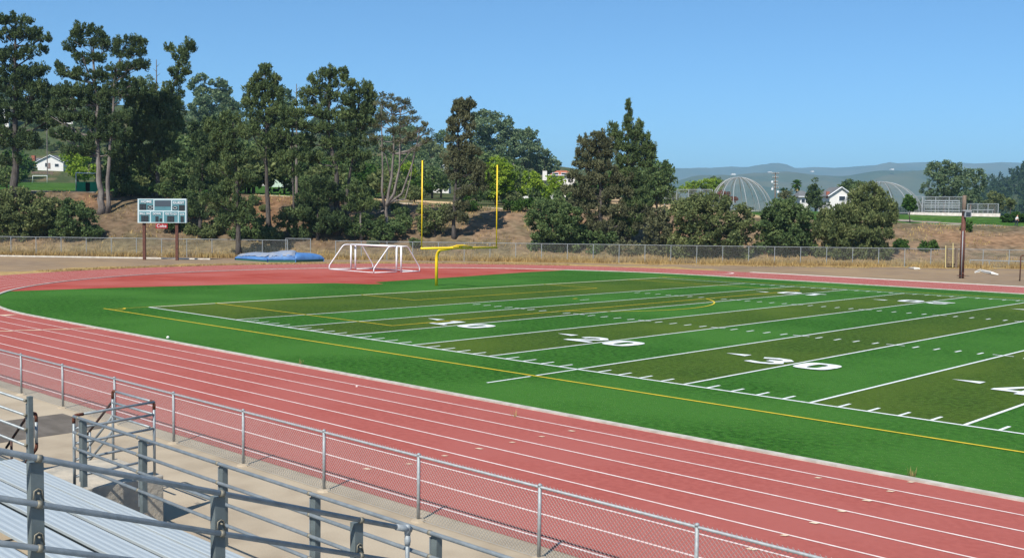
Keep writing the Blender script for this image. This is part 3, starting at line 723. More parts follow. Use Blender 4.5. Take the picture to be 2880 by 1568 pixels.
mb=MB(); mb.tube(bent([(26.75,-21.3,1.02),(27.86,-21.3,1.84),(28.16,-21.3,1.86),(28.16,-21.3,1.24),(27.93,-21.3,1.08),(26.75,-21.3,.25)],.14,7),.024,9); part(mb,'loop_pipe','darkpipe',hr,True)
mb=MB(); mb.tube([(28.165,-21.302,1.72),(28.165,-21.302,1.34)],.0262,9); part(mb,'loop_end','galv',hr,True)
mb=MB(); mb.tube(bent([(27.8,-21.3,1.80),(27.87,-21.3,1.85),(28.165,-21.3,1.87),(28.165,-21.3,1.72)],.14,7),.0268,9); mb.tube(bent([(28.165,-21.3,1.34),(28.165,-21.3,1.235),(28.0,-21.3,1.12)],.1,5),.0268,9); part(mb,'rusty_bend','rust',hr,True)
for u,z0,z1 in ((27.98,.87,1.12),(27.98,1.1,1.86),(27.0,.3,1.2)):
    mb=MB(); mb.tube([(u,-21.3,z0),(u,-21.3,z1)],.024,8); part(mb,'post','darkpipe',hr,True)
# ---- concrete landing and steps
cl=thing('concrete_steps','worn concrete landing and steps in front of the gap in the guard rails','steps',(29,-20.6,0))
mb=MB(); mb.box((28.15,-21.64,-.05),(30.12,-19.88,.865)); 
ob=part(mb,'landing','conc2',cl); bv=ob.modifiers.new('b','BEVEL'); bv.width=.02; bv.segments=2
for k in range(1,5):
    mb=MB(); mb.box((28.15-.28*k,-21.5,-.05),(28.15-.28*(k-1)-.002,-19.9,.865-.173*k)); part(mb,'step','conc2',cl)
# ---- sloping aisle rail in the foreground
ar=thing('aisle_rail','thick grey sloping three-pipe aisle rail on square posts, nearest the camera','guard rail',(38.8,-25,1.5))
ux=38.8; zr=lambda v:2.15-(v+21.62)*.3565
for dz,ve in ((0,-21.66),(.375,-21.72),(.735,-21.9)):
    mb=MB(); mb.tube([(ux,-30.0,zr(-30.0)-dz),(ux,ve,zr(ve)-dz)],.0262,12); part(mb,'rail','galv',ar,True)
for v in (-30.3+.4,-28.75,-27.15,-25.53,-23.88,-22.27):
    # top of post sits just under the upper pipe; foot on the plank below
    zf=1.06 if v>-22.5 else (1.3 if v>-23.3 else (1.5 if v>-24.2 else 1.9+(-24.44-v)*.38))
    mb=MB(); mb.box((ux-.115,v-.052,zf-.35),(ux-.03,v+.052,zr(v)-.035)); part(mb,'post','post',ar)
    mb=MB(); dirv=Vector((0,1,-.3565)).normalized()
    for dz in (0,.375,.735): mb=MB(); ring(mb,Vector((ux,v,zr(v)-dz)),dirv,.033,.022); part(mb,'clamp','clamp',ar,True)
    for dz in (.375,.735):
        mb=MB()
        c=Vector((ux-.02,v,zr(v)-dz)); mb.tube([c+Vector((.01,-.045,.02)),c+Vector((0,-.03,.11)),c+Vector((0,.0,.125)),c+Vector((0,.03,.11)),c+Vector((.01,.04,.02))],.007,5)
        mb.tube([c+Vector((-.02,0,.09)),c+Vector((.03,0,.09))],.010,6)
        part(mb,'clamp_bolt','clamp',ar,True)
mb=MB(); mb.tube([(ux,-21.64,.95),(ux,-21.64,zr(-21.64)+.03)],.024,12); part(mb,'end_pipe','galv',ar,True)
mb=MB(); mb.tube([(ux,-21.64,1.98),(ux,-21.64,2.03),(ux,-21.64,2.10)],[.03,.036,.03],10); mb.tube([(ux,-21.64,2.10),(ux,-21.64,2.19),(ux,-21.64,2.21)],[.036,.036,.02],10); mb.tube([(ux,-21.80,zr(-21.80)),(ux,-21.60,zr(-21.60))],[.034,.036],10); part(mb,'tee_fitting','galvl',ar,True)
# ------------------------------------------------------------------ light pole and odds and ends on the right
lp=thing('light_pole','tall brown pole with a lamp box, standing by the far straight','light pole',(8.29,73.99,0)); ls,lt=ST(Vector((8.29,73.99,0)))
top=W(2704,549,ls); bx=Vector((8.29,73.99,0)); 
mb=MB(); mb.tube([bx-Vector((0,0,.2)),Vector((bx.x,bx.y,top.z-1.9))],[.23,.20],10); part(mb,'pole','brown',lp,True)
mb=MB(); mb.tube([Vector((bx.x,bx.y,top.z-1.9)),Vector((bx.x,bx.y,top.z))],[.19,.18],10); part(mb,'pole_top','wood',lp,True)
mb=MB(); e=bx-N*.24+D*-.12; mb.tube([e,Vector((e.x,e.y,top.z-3.4))],.045,6); part(mb,'conduit','galvl',lp,True)
c=W(2719,592,ls-.35); mb=MB(); mb.obox(c,D*.42,N*.2,Vector((0,0,.06))); mb.obox(c+D*.1-Vector((0,0,.34)),D*.3,N*.16,Vector((0,0,.28))); part(mb,'lamp_box','galvl',lp)
mb=MB(); mb.obox(c-N*.17+D*.1-Vector((0,0,.36)),D*.22,N*.012,Vector((0,0,.2))); part(mb,'lamp_lens','glass',lp)
mb=MB(); mb.obox(bx+Vector((0,0,.25)),D*.34,N*.3,Vector((0,0,.03))); mb.obox(bx-N*.25+Vector((0,0,.5)),D*.09,N*.05,Vector((0,0,.1))); part(mb,'base_collar','brown',lp)
pf=thing('pole_frame','thin brown pipe frame standing at the right edge beyond the track','pipe frame',(13.57,74.13,0)); fs=ST(Vector((13.57,74.13,0)))[0]
tp=W(2868,718,fs); mb=MB(); mb.tube(bent([Vector((13.57,74.13,0)),Vector((13.57,74.13,tp.z)),Vector((13.57,74.13,tp.z))+D*4.5,Vector((13.57,74.13,0))+D*4.5],.2),.055,6); part(mb,'pipe','brown',pf,True)
rk=thing('wooden_rack','weathered wooden rack of stacked boards behind the far fence','rack',XY(69.9,tof(2672,69.9)))
rs=69.9
for x in (2660,2688):
    a=W(x,758,rs); b=W(x,697,rs); a.z=0; b.x,b.y=a.x,a.y; mb=MB(); mb.obox((a+b)/2,D*.12,N*.1,Vector((0,0,b.z/2))); part(mb,'side_board','wood',rk)
for y in (702,708,714,720,727,733,740,747):
    a,b=W(2660,y,rs-.1),W(2686,y,rs-.1); mb=MB(); mb.obox((a+b)/2,D*((b-a).length/2),N*.05,Vector((0,0,.05))); part(mb,'slat','wood',rk)
for nm,x,y0,lab in (('wooden_stake',2680.5,683,'tall pale yellow stake leaning against the wooden rack'),('wooden_stake',2660,690,'short pale stake behind the left side of the wooden rack')):
    a=W(x-1,756,rs-.5); a.z=0; b=W(x,y0,rs-.4); tk=MB(); tk.tube([a,b],.05,6); o=tk.build(nm,'yelwood'); tag(o,lab,'stake')
def sack(label,pts,h,seed):
    rr=random.Random(seed); mb=MB(); P=[G(*p) for p in pts]; n=len(P); 
    r=[h*rr.uniform(.6,1.1) for _ in P]; r[0]*=.4; r[-1]*=.5
    mb.tube([p+Vector((0,0,q*.7)) for p,q in zip(P,r)],r,7); 
    for i,v in enumerate(mb.v): mb.v[i]=(v[0]+rr.uniform(-.05,.05),v[1]+rr.uniform(-.05,.05),max(0.0,v[2]*.8+rr.uniform(-.05,.05)))
    o=mb.build('plastic_sheet','sack'); tag(o,label,'plastic sheet')
sack('crumpled white sheet in the dry grass, longer of the two by the light pole',[(2742,767),(2756,764),(2775,768),(2793,772),(2806,773)],.24,3)
sack('crumpled pale sheet lying in the dry grass left of the wooden rack',[(2556,755),(2572,757),(2587,757)],.22,5)
sack('small white sheet lying just behind the crumpled pale sheet',[(2590,751),(2600,750),(2612,747)],.2,9)
for px,py,r,lab,mm_ in ((472,951,.055,'small white ball of paper on the inner kerb','sack'),(1003,1088,.03,'tiny pale cup lying on the near track lane','lane')):
    p=G(px,py); mb=MB(); mb.tube([p+Vector((0,0,.0)),p+Vector((.01,0,r*.8)),p+Vector((0,0,r*1.9))],[r,r*1.4,r*.6],8); o=mb.build('litter',mm_,smooth=True); tag(o,lab,'litter')
# ------------------------------------------------------------------ foliage
def leaves(name,cl,K,ln,wd,m,parent,rng,up=.35,flat=.0):
    """cl: array of clumps (x,y,z,rx,ry,rz); K cards per clump; slender pointed cards"""
    cl=np.asarray(cl,float); n=len(cl)*K
    c=np.repeat(cl[:,:3],K,0); r=np.repeat(cl[:,3:6],K,0)
    d=rng.normal(size=(n,3)); d/=np.linalg.norm(d,axis=1)[:,None]
    rad=rng.uniform(.3,1.0,n)**.45
    p=c+d*r*rad[:,None]
    # card axis: outwards and upwards; normal roughly perpendicular
    ax=d*.9+rng.normal(size=(n,3))*.55; ax[:,2]+=up; ax/=np.linalg.norm(ax,axis=1)[:,None]
    sd=np.cross(ax,rng.normal(size=(n,3))); sd/=np.linalg.norm(sd,axis=1)[:,None]
    L=ln*rng.uniform(.6,1.3,n)[:,None]; Wd=wd*rng.uniform(.6,1.3,n)[:,None]
    v=np.stack([p-ax*L*.5,p+sd*Wd*.5,p+ax*L*.5,p-sd*Wd*.5],1).reshape(-1,3)
    o=ORG[parent.name] if parent is not None else Vector((0,0,0)); v-=np.array(o)[None]
    me=bpy.data.meshes.new(name); me.vertices.add(n*4); me.vertices.foreach_set('co',v.astype(np.float32).ravel())
    me.loops.add(n*4); me.loops.foreach_set('vertex_index',np.arange(n*4,dtype=np.int32)); me.polygons.add(n); me.polygons.foreach_set('loop_start',np.arange(0,n*4,4,dtype=np.int32)); me.update(calc_edges=True)
    me.materials.append(M[m]); ob=bpy.data.objects.new(name,me); COL.objects.link(ob)
    if parent is not None: ob.parent=parent
    return ob
TH=[0]
def tree(name,label,cat,blobs,base,trunk=None,m='pine',s=None,dens=1.,cs=.75,K=46,ln=.42,wd=.13,up=.5,bark='bark',wpx=8,depth=1.,limbs=True,group=None,sub=None,seed=0,thin=1.,spread=0.,grow=1.08,tx=1.,tz=1.,lay=False):
    """blobs: photo ellipses (x,y,rx,ry) of the crown masses, given real depth and size at the tree's own distance"""
    TH[0]+=1; rng=np.random.default_rng(100+seed+TH[0]); rr=random.Random(200+seed+TH[0])
    if s is None: b=gr(*base); s=ST(b)[0]
    b=W(base[0],base[1],s); s_,t_=ST(b); b.z=zt(s,t_)-.15
    px=(s-S0)/2970
    t=thing(name,label,cat,b,group)
    cl=[]; cen=[]
    for bi,(x,y,rx,ry) in enumerate(blobs):
        if lay and rx>26: ry=ry*.62
        ds=rr.uniform(-1,1)*spread*px*rx
        C_=W(x,y,s)+N*ds; RX_,RY_=rx*px*grow*.95,ry*px*grow*(.92 if up>=.75 else 1.12); RD=min(RX_,RY_*1.6)*depth
        cen.append((C_,RX_,RY_))
        vol=RX_*RY_*RD; nc=max(5,int(dens*4.6*(RX_*RY_+RX_*RD+RY_*RD)/(cs*cs)*.55))
        for k in range(nc):
            d=rng.normal(size=3); d/=np.linalg.norm(d); f=rng.uniform(.2,1)**.33
            p=C_+D*float(d[0])*RX_*f+N*float(d[1])*RD*f+Vector((0,0,1))*float(d[2])*RY_*f
            q=cs*rng.uniform(.55,1.15)
            cl.append((p.x,p.y,p.z,q*.75*tx,q*.75*tx,q*.62*tz))
        if up>=.75:
            for k in range(int(nc*.8)):
                d=rng.normal(size=3); d[2]=abs(d[2])*.9-.15; d/=np.linalg.norm(d); f=rng.uniform(.92,1.22)
                p=C_+D*float(d[0])*RX_*f+N*float(d[1])*RD*f+Vector((0,0,1))*float(d[2])*RY_*f; q=rng.uniform(.7,1.2)
                cl.append((p.x,p.y,p.z,.30*q,.30*q,.62*q))
    # tapered trunk following photo points, upwards
    tp=[b]+[W(x,y,s) for x,y in (trunk or [])]
    if not trunk: tp.append(cen[0][0])
    rw=wpx*px/2; mb=MB(); n=len(tp); rad=[rw*(1-.8*i/(n-1)) for i in range(n)]
    tp2=[];r2=[]
    for i in range(n-1):
        for k in range(3):
            f=k/3; q=tp[i].lerp(tp[i+1],f); 
            if i or k: q=q+Vector((rr.uniform(-1,1),rr.uniform(-1,1),0))*rw*.25
            tp2.append(q); r2.append(rad[i]+(rad[i+1]-rad[i])*f)
    tp2.append(tp[-1]); r2.append(rad[-1]); r2[0]*=1.35
    mb.tube(tp2,r2,8); part(mb,'trunk',bark,t,True)
    if limbs:
        mb=MB()
        for C_,RX_,RY_ in cen:
            # leave the trunk below the mass it carries
            cand=[q for q in tp2 if q.z<C_.z-.3*RX_] or [tp2[0]]
            q=min(cand,key=lambda q:(q-C_).length+abs(q.z-(C_.z-.5*abs((q-C_).xy.length)))*.6)
            mid=q.lerp(C_,.55)+Vector((0,0,-.1*(C_-q).length)); r0=max(.05,min(rw*.45,.035*(C_-q).length))
            mb.tube([q,mid,C_+Vector((0,0,.1*RY_))],[r0,r0*.7,r0*.25],5)
            for k in range(3):
                e=C_+D*rr.uniform(-.8,.8)*RX_+N*rr.uniform(-.6,.6)*RX_+Vector((0,0,rr.uniform(-.3,.8)*RY_)); mb.tube([mid,e],[r0*.45,r0*.12],4)
        part(mb,'limbs',bark,t,True)
    leaves('crown',cl,max(6,int(K*thin)),ln,wd,m,t,rng,up)
    return t
PN=dict(cs=.85,K=58,ln=.44,wd=.14,up=.9,tx=.9,tz=.85)
tree('pine_tree','tall broad pine cut by the left edge of the view, behind the scrub','tree',
 [(45,60,48,26),(20,100,50,26),(78,95,34,26),(120,110,20,12),(98,140,26,12),(35,150,55,26),(60,205,58,26),(105,200,34,26),(20,235,60,34),(85,262,62,30),(30,310,62,36),(95,330,40,30),(20,385,50,44),(80,400,32,36),(112,250,30,34),(15,450,40,24),(128,300,34,26),(134,345,24,20),(-20,170,40,60),(-25,330,40,90)],(40,560),[(44,430),(42,250),(44,70)],wpx=24,m='pined',lay=True,**PN)
tree('pine_tree','tallest pine left of the scoreboard, with pale bare lower trunks','tree',
 [(240,85,26,14),(214,98,12,12),(283,96,14,14),(255,118,58,17),(205,132,22,12),(300,130,34,14),(232,165,44,16),(285,160,30,14),(200,205,34,14),(235,212,58,22),(166,190,9,16),(285,215,18,18),(228,255,66,24),(195,292,42,26),(268,292,42,26),(238,330,60,24),(290,352,50,22),(258,390,48,20),(312,372,34,26),(330,425,30,30),(250,420,20,15),(165,330,38,24),(172,262,30,18),(185,380,42,24),(215,425,40,20),(345,330,28,18),(350,380,26,20),(300,330,24,20),(276,265,30,30)],(285,603),[(284,540),(274,440),(272,300),(262,110)],wpx=22,m='pined',bark='barkgrey',lay=True,**PN)
tree('pine_tree','slender pine with flat layered branches right of the tallest pine','tree',
 [(362,117,36,11),(395,118,14,9),(378,140,24,8),(350,150,28,11),(398,150,12,9),(368,186,48,10),(400,180,18,10),(330,192,28,9),(335,215,24,10),(326,238,24,10),(372,235,28,11),(350,262,44,12),(318,262,14,9),(385,258,18,8)],(304,601),[(304,500),(312,400),(318,300),(324,200),(350,130)],wpx=13,m='pined',bark='barkgrey',cs=.7,K=50,ln=.42,wd=.13,up=.8,tz=.8)
tree('pine_tree','ragged pine behind the scoreboard with a leaning green spire and a bare dead top','tree',
 [(530,122,15,10),(474,133,10,7),(512,140,12,8),(535,138,11,8),(500,156,20,11),(522,165,13,10),(515,185,17,13),(525,205,8,7),(488,202,22,10),(503,222,18,14),(478,240,18,10),(490,262,28,16),(402,248,38,16),(440,285,56,24),(400,305,50,24),(472,312,44,26),(420,350,54,24),(456,385,38,28),(372,332,36,15),(432,430,26,24),(388,282,26,18),(470,350,40,22),(415,470,26,18),(375,380,34,24),(385,430,30,22),(475,420,30,22)],(444,556),[(442,470),(441,340),(455,300),(485,255),(505,190),(528,130)],wpx=13,m='pine',thin=.8,**PN)
tree('pine_tree','dense rounded pine with a single dark trunk behind the blue landing mats','tree',
 [(744,192,14,10),(742,212,24,14),(734,236,34,14),(776,228,12,13),(752,258,46,15),(704,250,18,15),(720,288,38,15),(770,282,30,18),(740,318,40,16),(782,312,26,14),(752,346,46,12),(745,372,40,12),(704,366,24,12),(760,402,36,18),(738,430,34,14),(792,420,18,10)],(757,655),[(752,540),(748,440),(746,210)],wpx=16,m='pine',**PN)
tree('pine_tree','widest and tallest pine in the middle of the row, above the white soccer goals','tree',
 [(936,203,20,9),(912,212,20,12),(962,208,18,13),(878,228,28,15),(905,238,34,14),(968,232,26,14),(922,258,58,16),(860,262,16,16),(882,290,46,16),(958,278,46,18),(902,322,54,18),(952,326,46,20),(862,318,24,16),(880,362,38,18),(930,362,46,20),(902,402,54,20),(960,402,40,20),(852,392,30,14),(922,442,46,16),(980,432,24,14),(872,442,24,14),(940,480,30,12)],(946,660),[(946,560),(946,470),(925,380),(925,220)],wpx=20,m='pine',lay=True,**PN)
tree('pine_tree','pine with upright tufts joined to the right side of the widest pine','tree',
 [(1028,242,24,9),(1012,258,34,12),(1042,268,14,15),(1008,286,42,14),(1036,300,18,14),(1008,318,42,14),(1030,342,32,12),(1000,360,32,15),(1022,396,30,14),(1002,440,38,13),(1012,470,22,10)],(968,652),[(975,560),(985,480),(1002,380),(1012,255)],wpx=13,m='pine',**PN)
sp=tree('pine_tree','thin grey half-bare pine of many slim limbs, left of the yellow goalpost','tree',
 [(1076,269,11,7),(1099,272,11,7),(1122,284,15,7),(1146,290,13,8),(1068,292,17,9),(1095,298,17,8),(1124,308,24,8),(1158,310,9,8),(1075,325,20,9),(1104,335,26,9),(1142,338,24,9),(1170,334,10,7),(1060,350,18,8),(1196,352,11,7),(1207,372,13,6),(1182,364,13,7),(1110,368,30,8),(1152,378,22,8),(1058,388,22,8),(1128,398,22,8),(1190,396,14,6),(1165,420,16,6),(1090,420,20,6),(1210,392,8,5)],(1093,662),[(1084,590),(1100,500),(1108,400),(1100,285)],wpx=11,m='pineb',bark='barkgrey',cs=.55,K=30,ln=.38,wd=.11,up=.6)
mb=MB()
for pts,r0 in (([(1084,590),(1074,540),(1076,480),(1072,300)],.22),([(1086,580),(1108,545),(1124,470),(1126,300)],.25),([(1090,575),(1130,545),(1160,460),(1180,370),(1196,350)],.17),([(1088,570),(1140,560),(1155,500),(1165,420)],.13),([(1084,590),(1060,600),(1045,620)],.1),([(1100,500),(1085,440),(1060,390)],.1),([(1124,470),(1150,430),(1205,380)],.1)):
    P=[W(x,y,ST(Vector(sp.location))[0]) for x,y in pts]; mb.tube(P,[r0*(1-.75*i/(len(P)-1)) for i in range(len(P))],6)
part(mb,'bare_limbs','barkgrey',sp,True)
tree('cypress_tree','narrow dark conifer rising between the goalpost uprights','tree',
 [(1290,290,8,8),(1314,290,18,8),(1302,304,26,9),(1326,298,9,12),(1292,320,28,10),(1318,328,16,10),(1288,342,26,11),(1318,352,14,10),(1272,360,12,9),(1302,378,26,12),(1276,392,20,10),(1288,412,34,13),(1316,428,22,14),(1268,436,26,12),(1334,428,14,10),(1292,458,44,15),(1322,488,38,16),(1342,470,26,14),(1268,490,24,13),(1352,498,22,14),(1330,526,36,13),(1300,545,18,9),(1278,590,22,12),(1262,608,17,10),(1302,614,10,10),(1290,575,24,8)],(1277,672),[(1276,600),(1284,500),(1290,310)],wpx=13,m='pineb',bark='bark',**PN)
tree('cypress_tree','broad bushy conifer to the left of the spired fir','tree',
 [(1682,384,24,11),(1656,400,26,12),(1710,394,13,12),(1684,408,34,12),(1648,430,32,15),(1700,430,28,16),(1640,462,28,14),(1690,466,46,15),(1640,498,44,15),(1700,506,48,16),(1750,500,26,14),(1622,536,48,15),(1682,546,58,18),(1742,542,38,16),(1610,578,40,15),(1672,588,58,19),(1740,590,48,18),(1798,598,36,15),(1640,628,48,16),(1702,640,58,18),(1772,640,38,15),(1662,662,44,12),(1730,662,50,12),(1820,622,28,11)],(1690,690),[(1690,560),(1684,400)],wpx=16,m='pineb',**PN)
tree('fir_tree','grey-green fir with a sharp spire and upturned branch tips','tree',
 [(1767,296,3,14),(1767,318,7,11),(1768,338,10,9),(1766,358,13,10),(1724,356,10,8),(1732,374,20,8),(1798,350,8,13),(1790,374,18,9),(1760,388,36,9),(1812,388,13,11),(1824,412,17,9),(1782,414,42,10),(1738,410,16,9),(1804,436,32,10),(1768,452,28,13),(1816,460,18,9),(1764,482,34,11),(1802,504,24,11),(1780,534,38,15),(1792,574,38,16),(1770,614,42,16),(1762,650,30,12),(1832,432,8,9)],(1768,690),[(1767,560),(1767,292)],wpx=11,m='pine',cs=.5,K=44,ln=.42,wd=.12,up=1.0)
SC=dict(cs=.8,K=62,ln=.36,wd=.19,up=.25,limbs=True,wpx=7,spread=.5)
def shrub(label,blobs,base,m='olive',name='shrub',cat='shrub',**k):
    q=dict(SC); q.update(k); return tree(name,label,cat,blobs,base,None,m,**q)
shrub('dark rounded oak scrub left of the bushy conifer behind the far fence',[(1522,592,36,26),(1572,585,42,26),(1502,618,24,26),(1562,636,52,28),(1620,658,48,22),(1522,650,28,18),(1600,606,38,26),(1545,668,40,14),(1700,668,40,16),(1520,696,40,18),(1580,702,56,18),(1645,698,44,18)],(1560,700),'oak')
shrub('brownish sparse scrub right of the spired fir',[(1850,612,22,24),(1852,640,38,32),(1884,658,34,24),(1838,690,34,18),(1880,690,36,14),(1870,600,16,20),(1760,704,50,18),(1815,712,40,16),(1870,714,40,14)],(1860,712),'pineb',thin=.6)
shrub('wide green scrub tree below the left dome cage',[(1962,572,44,22),(2012,570,40,22),(1938,612,46,34),(2012,615,58,32),(1960,662,56,28),(2035,664,48,28),(1905,592,26,20),(2082,612,34,28),(2092,652,30,26),(1980,698,46,20),(1902,688,30,20),(2060,698,40,16),(1925,714,44,16),(2000,718,58,16),(2078,712,40,16)],(2000,728))
shrub('round green scrub tree below the two palms',[(2180,586,36,22),(2222,582,40,22),(2168,622,42,26),(2232,616,46,32),(2268,636,28,32),(2200,664,52,26),(2262,674,32,18),(2146,652,24,24),(2206,640,56,26),(2158,700,38,18),(2216,710,52,18),(2266,702,34,18)],(2210,716),'oak')
tree('cypress_tree','shaggy grey-green cypress with upright tips below the right dome cage','tree',
 [(2447,526,16,8),(2425,536,12,10),(2470,540,13,12),(2418,552,26,14),(2462,560,34,15),(2440,580,48,18),(2492,582,22,18),(2380,592,40,16),(2342,608,32,20),(2432,614,58,24),(2492,620,22,22),(2340,648,42,26),(2400,654,50,26),(2460,660,38,26),(2360,688,38,18),(2440,690,44,18),(2515,606,7,13),(2310,640,20,30),(2390,700,60,16),(2350,716,50,16),(2430,718,55,16),(2478,708,26,16)],(2410,726),[(2430,620),(2447,530)],wpx=10,m='olive',cs=.75,K=46,ln=.46,wd=.16,up=1.0)
shrub('large olive scrub at the left edge behind the far fence',[(10,560,30,26),(50,552,34,24),(20,602,44,32),(62,606,42,32),(10,645,40,22),(60,645,44,20),(-30,600,40,50)],(30,668))
shrub('mid olive scrub with dark hollows, second from the left edge',[(100,566,36,22),(122,600,46,30),(96,636,44,24),(152,628,38,26),(150,585,34,22),(130,655,40,14)],(120,668))
shrub('darker olive scrub just left of the tall pale trunks',[(192,582,34,20),(216,606,40,28),(186,640,38,22),(238,642,34,20),(252,606,24,22),(262,650,26,16),(220,660,40,10)],(215,670),'oak')
MD=dict(PN); 
def mid(label,blobs,base,trunk,m='pine',**k):
    q=dict(MD); q.update(dict(wpx=8)); q.update(k); return tree('pine_tree',label,'tree',blobs,base,trunk,m,**q)
mid('mid-height pine over the left end of the blue mats, trunk close behind the fence',[(652,338,30,17),(672,376,28,19),(642,416,40,20),(602,360,26,18),(662,450,38,20),(620,482,36,18),(682,500,32,16),(640,528,42,18),(602,560,32,20),(660,570,46,20),(692,598,26,18),(642,618,38,20),(625,390,30,18)],(672,738),[(668,600),(662,450),(655,345)],wpx=16,thin=.85)
mid('slim pine with a bare low trunk just right of the scoreboard',[(562,396,26,24),(588,430,32,26),(572,468,32,22),(560,518,26,18),(546,584,26,16),(576,600,22,12),(552,560,20,14),(592,490,20,16)],(563,668),[(566,540),(572,430)],m='pined',wpx=12,thin=.85)
mid('pine between the single-trunk pine and the widest pine',[(812,318,32,16),(822,350,38,16),(792,372,28,13),(832,438,38,17),(815,482,32,15),(838,396,32,16),(842,608,44,20),(802,622,26,16),(832,658,38,16),(796,445,24,16)],(828,672),[(826,560),(822,450),(820,330)],thin=.85)
mid('low dark pine clumps under the widest pine',[(902,520,38,20),(932,545,28,20),(892,562,32,17),(880,600,46,22),(932,620,46,22),(902,642,38,15),(862,560,24,16)],(893,676),[(893,600),(902,525)],m='pined')
mid('small flat-topped pine with a pale trunk above the left soccer goal',[(1010,556,32,12),(1000,528,22,14),(1034,578,26,10),(1018,575,32,12),(985,585,22,10)],(1016,676),[(1014,600),(1006,535)],bark='barkgrey')
mid('low conifer clump hanging beside the pale bare trunks',[(335,465,24,28),(345,508,20,20),(332,542,16,9),(360,440,20,20)],(332,556),[(338,500)],m='pined')
shrub('round bush on the bank left of the goalpost upright',[(1226,618,32,24),(1192,602,22,18),(1242,594,18,16),(1205,640,28,14)],(1222,668),'olive')
shrub('dark scrub right behind the scoreboard top',[(490,478,34,22),(472,528,34,16),(502,556,26,15),(482,618,30,18),(502,640,26,11),(520,590,20,16)],(492,652),'oak')
shrub('low bush on the crest left of the grey cart',[(440,528,30,12),(420,542,34,9),(405,532,16,9)],(425,553),'oak')
shrub('bushy scrub under the single-trunk pine',[(700,640,40,20),(742,655,34,14),(715,618,24,15),(680,660,30,12)],(715,674),'oak')
shrub('bushy scrub under the half-bare pine of many limbs',[(1050,640,40,18),(1078,655,36,13),(1035,618,22,13),(1110,645,26,14)],(1055,678),'oak')
shrub('low scrub under the slim pine right of the scoreboard',[(600,640,34,16),(572,650,28,12),(545,648,24,12)],(585,668),'olive')
for lab,px,py in (('sparse weed growing at the inner kerb, nearest the right edge',2566,1338),('small weed at the inner kerb in the middle of the near straight',1449,1172),('dry weed in the turf above the near kerb, left of the middle',845,1024)):
    p=G(px,py); r_=random.Random(px); mb=MB()
    for k in range(16):
        a=r_.uniform(0,6.28); q=Vector((math.cos(a),math.sin(a),0)); b_=p+q*r_.uniform(0,.12); h_=r_.uniform(.08,.26); s_=Vector((-q.y,q.x,0))*.012; mb.quad(b_-s_,b_+s_,b_+q*.06+Vector((0,0,h_)))
    tag(mb.build('weed','blade'),lab,'weed')
shrub('small dark bush on the bare bank right of the goalpost',[(1442,578,26,12),(1460,586,16,10),(1500,572,44,10)],(1452,596),'garden')
shrub('green bush above the bare bank, between the uprights',[(1310,570,26,16),(1290,585,18,14),(1330,585,20,10)],(1306,598),'garden')
shrub('low green bush by the far fence below the grass lawn',[(2530,684,16,9),(2548,690,12,7)],(2536,700),'garden')
shrub('longer low green bush by the far fence left of the wooden rack',[(2612,686,22,8),(2632,691,14,7),(2598,692,14,7)],(2615,702),'garden')
shrub('small round bush on the cream path beside the light pole',[(2722,636,12,9),(2714,645,10,6)],(2722,652),'garden')
shrub('dark spreading juniper behind the walking person',[(2836,612,20,8),(2862,610,26,10),(2890,614,24,10),(2850,620,30,6)],(2856,626),'garden',cs=.5)
# trees beyond the crest
FG=dict(cs=.9,K=36,ln=.5,wd=.26,up=.2,wpx=6)
def far(label,blobs,base,m,s=None,name='tree',**k):
    q=dict(FG); q.update(k); return tree(name,label,'tree',blobs,base,None,m,s,**q)
far('tall yellow-green tree behind the right goalpost upright',[(1398,462,34,15),(1410,482,42,18),(1392,505,40,20),(1412,520,36,20),(1384,538,34,18),(1425,500,24,26)],(1395,585),'lime',118)
far('yellow-green tree left of the red-roofed house',[(1492,496,20,13),(1500,515,32,15),(1488,535,30,16),(1520,545,36,20)],(1500,585),'lime',122)
far('smaller yellow-green tree in front of the red-roofed house',[(1560,510,22,13),(1572,528,26,15),(1580,548,24,16)],(1575,585),'lime',124)
far('dark young conifer in front of the yellow-green trees',[(1500,548,18,14),(1494,565,28,14),(1512,574,40,12)],(1500,590),'pined',106)
far('bright green tree between the bare pine limbs',[(1048,486,32,16),(1060,504,36,18),(1030,510,28,18),(1148,478,26,14),(1160,500,24,14)],(1050,548),'lime',140)
far('bright green tree behind the tallest pine lower trunks',[(200,442,24,14),(222,456,34,18),(240,480,36,20),(212,478,26,16)],(225,525),'lime',165)
far('dark green trees left of the dome cages behind the fir',[(1832,478,18,11),(1850,500,28,16),(1875,490,15,22),(1872,464,6,8),(1840,528,42,18),(1820,558,38,18),(1892,520,12,20),(1862,556,34,14)],(1850,596),'oak',118)
far('dome-shaped tree behind the left side of the right dome cage',[(2392,522,28,12),(2412,517,20,8),(2372,532,16,10),(2400,535,30,10)],(2392,575),'oak',235)
far('dark fir in front of the small white houses',[(2293,516,6,14),(2295,536,18,13),(2290,556,26,13),(2298,572,28,12),(2280,548,14,10)],(2294,600),'pined',165)
far('dark red-leaved tree seen through the left dome cage',[(2040,548,16,8),(2055,556,18,7),(2022,552,8,6)],(2040,580),'rusty',150)
far('row of bright trees on the skyline left of the left dome',[(1950,522,26,9),(1985,518,28,10),(2010,512,18,8),(1925,530,24,8),(2005,530,30,9)],(1975,560),'lime',240)
far('grey-green tree on the skyline behind the bright trees',[(2012,506,16,8),(2020,515,20,9),(1990,512,12,7)],(2012,550),'euc',330)
far('orange-tinged bush beside the shorter palm',[(2215,545,16,7),(2200,552,12,6)],(2210,575),'pineb',160)
far('small green tree on the lawn slope in front of the right bleachers',[(2553,556,9,8),(2560,566,17,7),(2556,577,19,7),(2562,584,14,5)],(2560,622),'garden',112,name='young_tree',cs=.5,K=30,wpx=3)
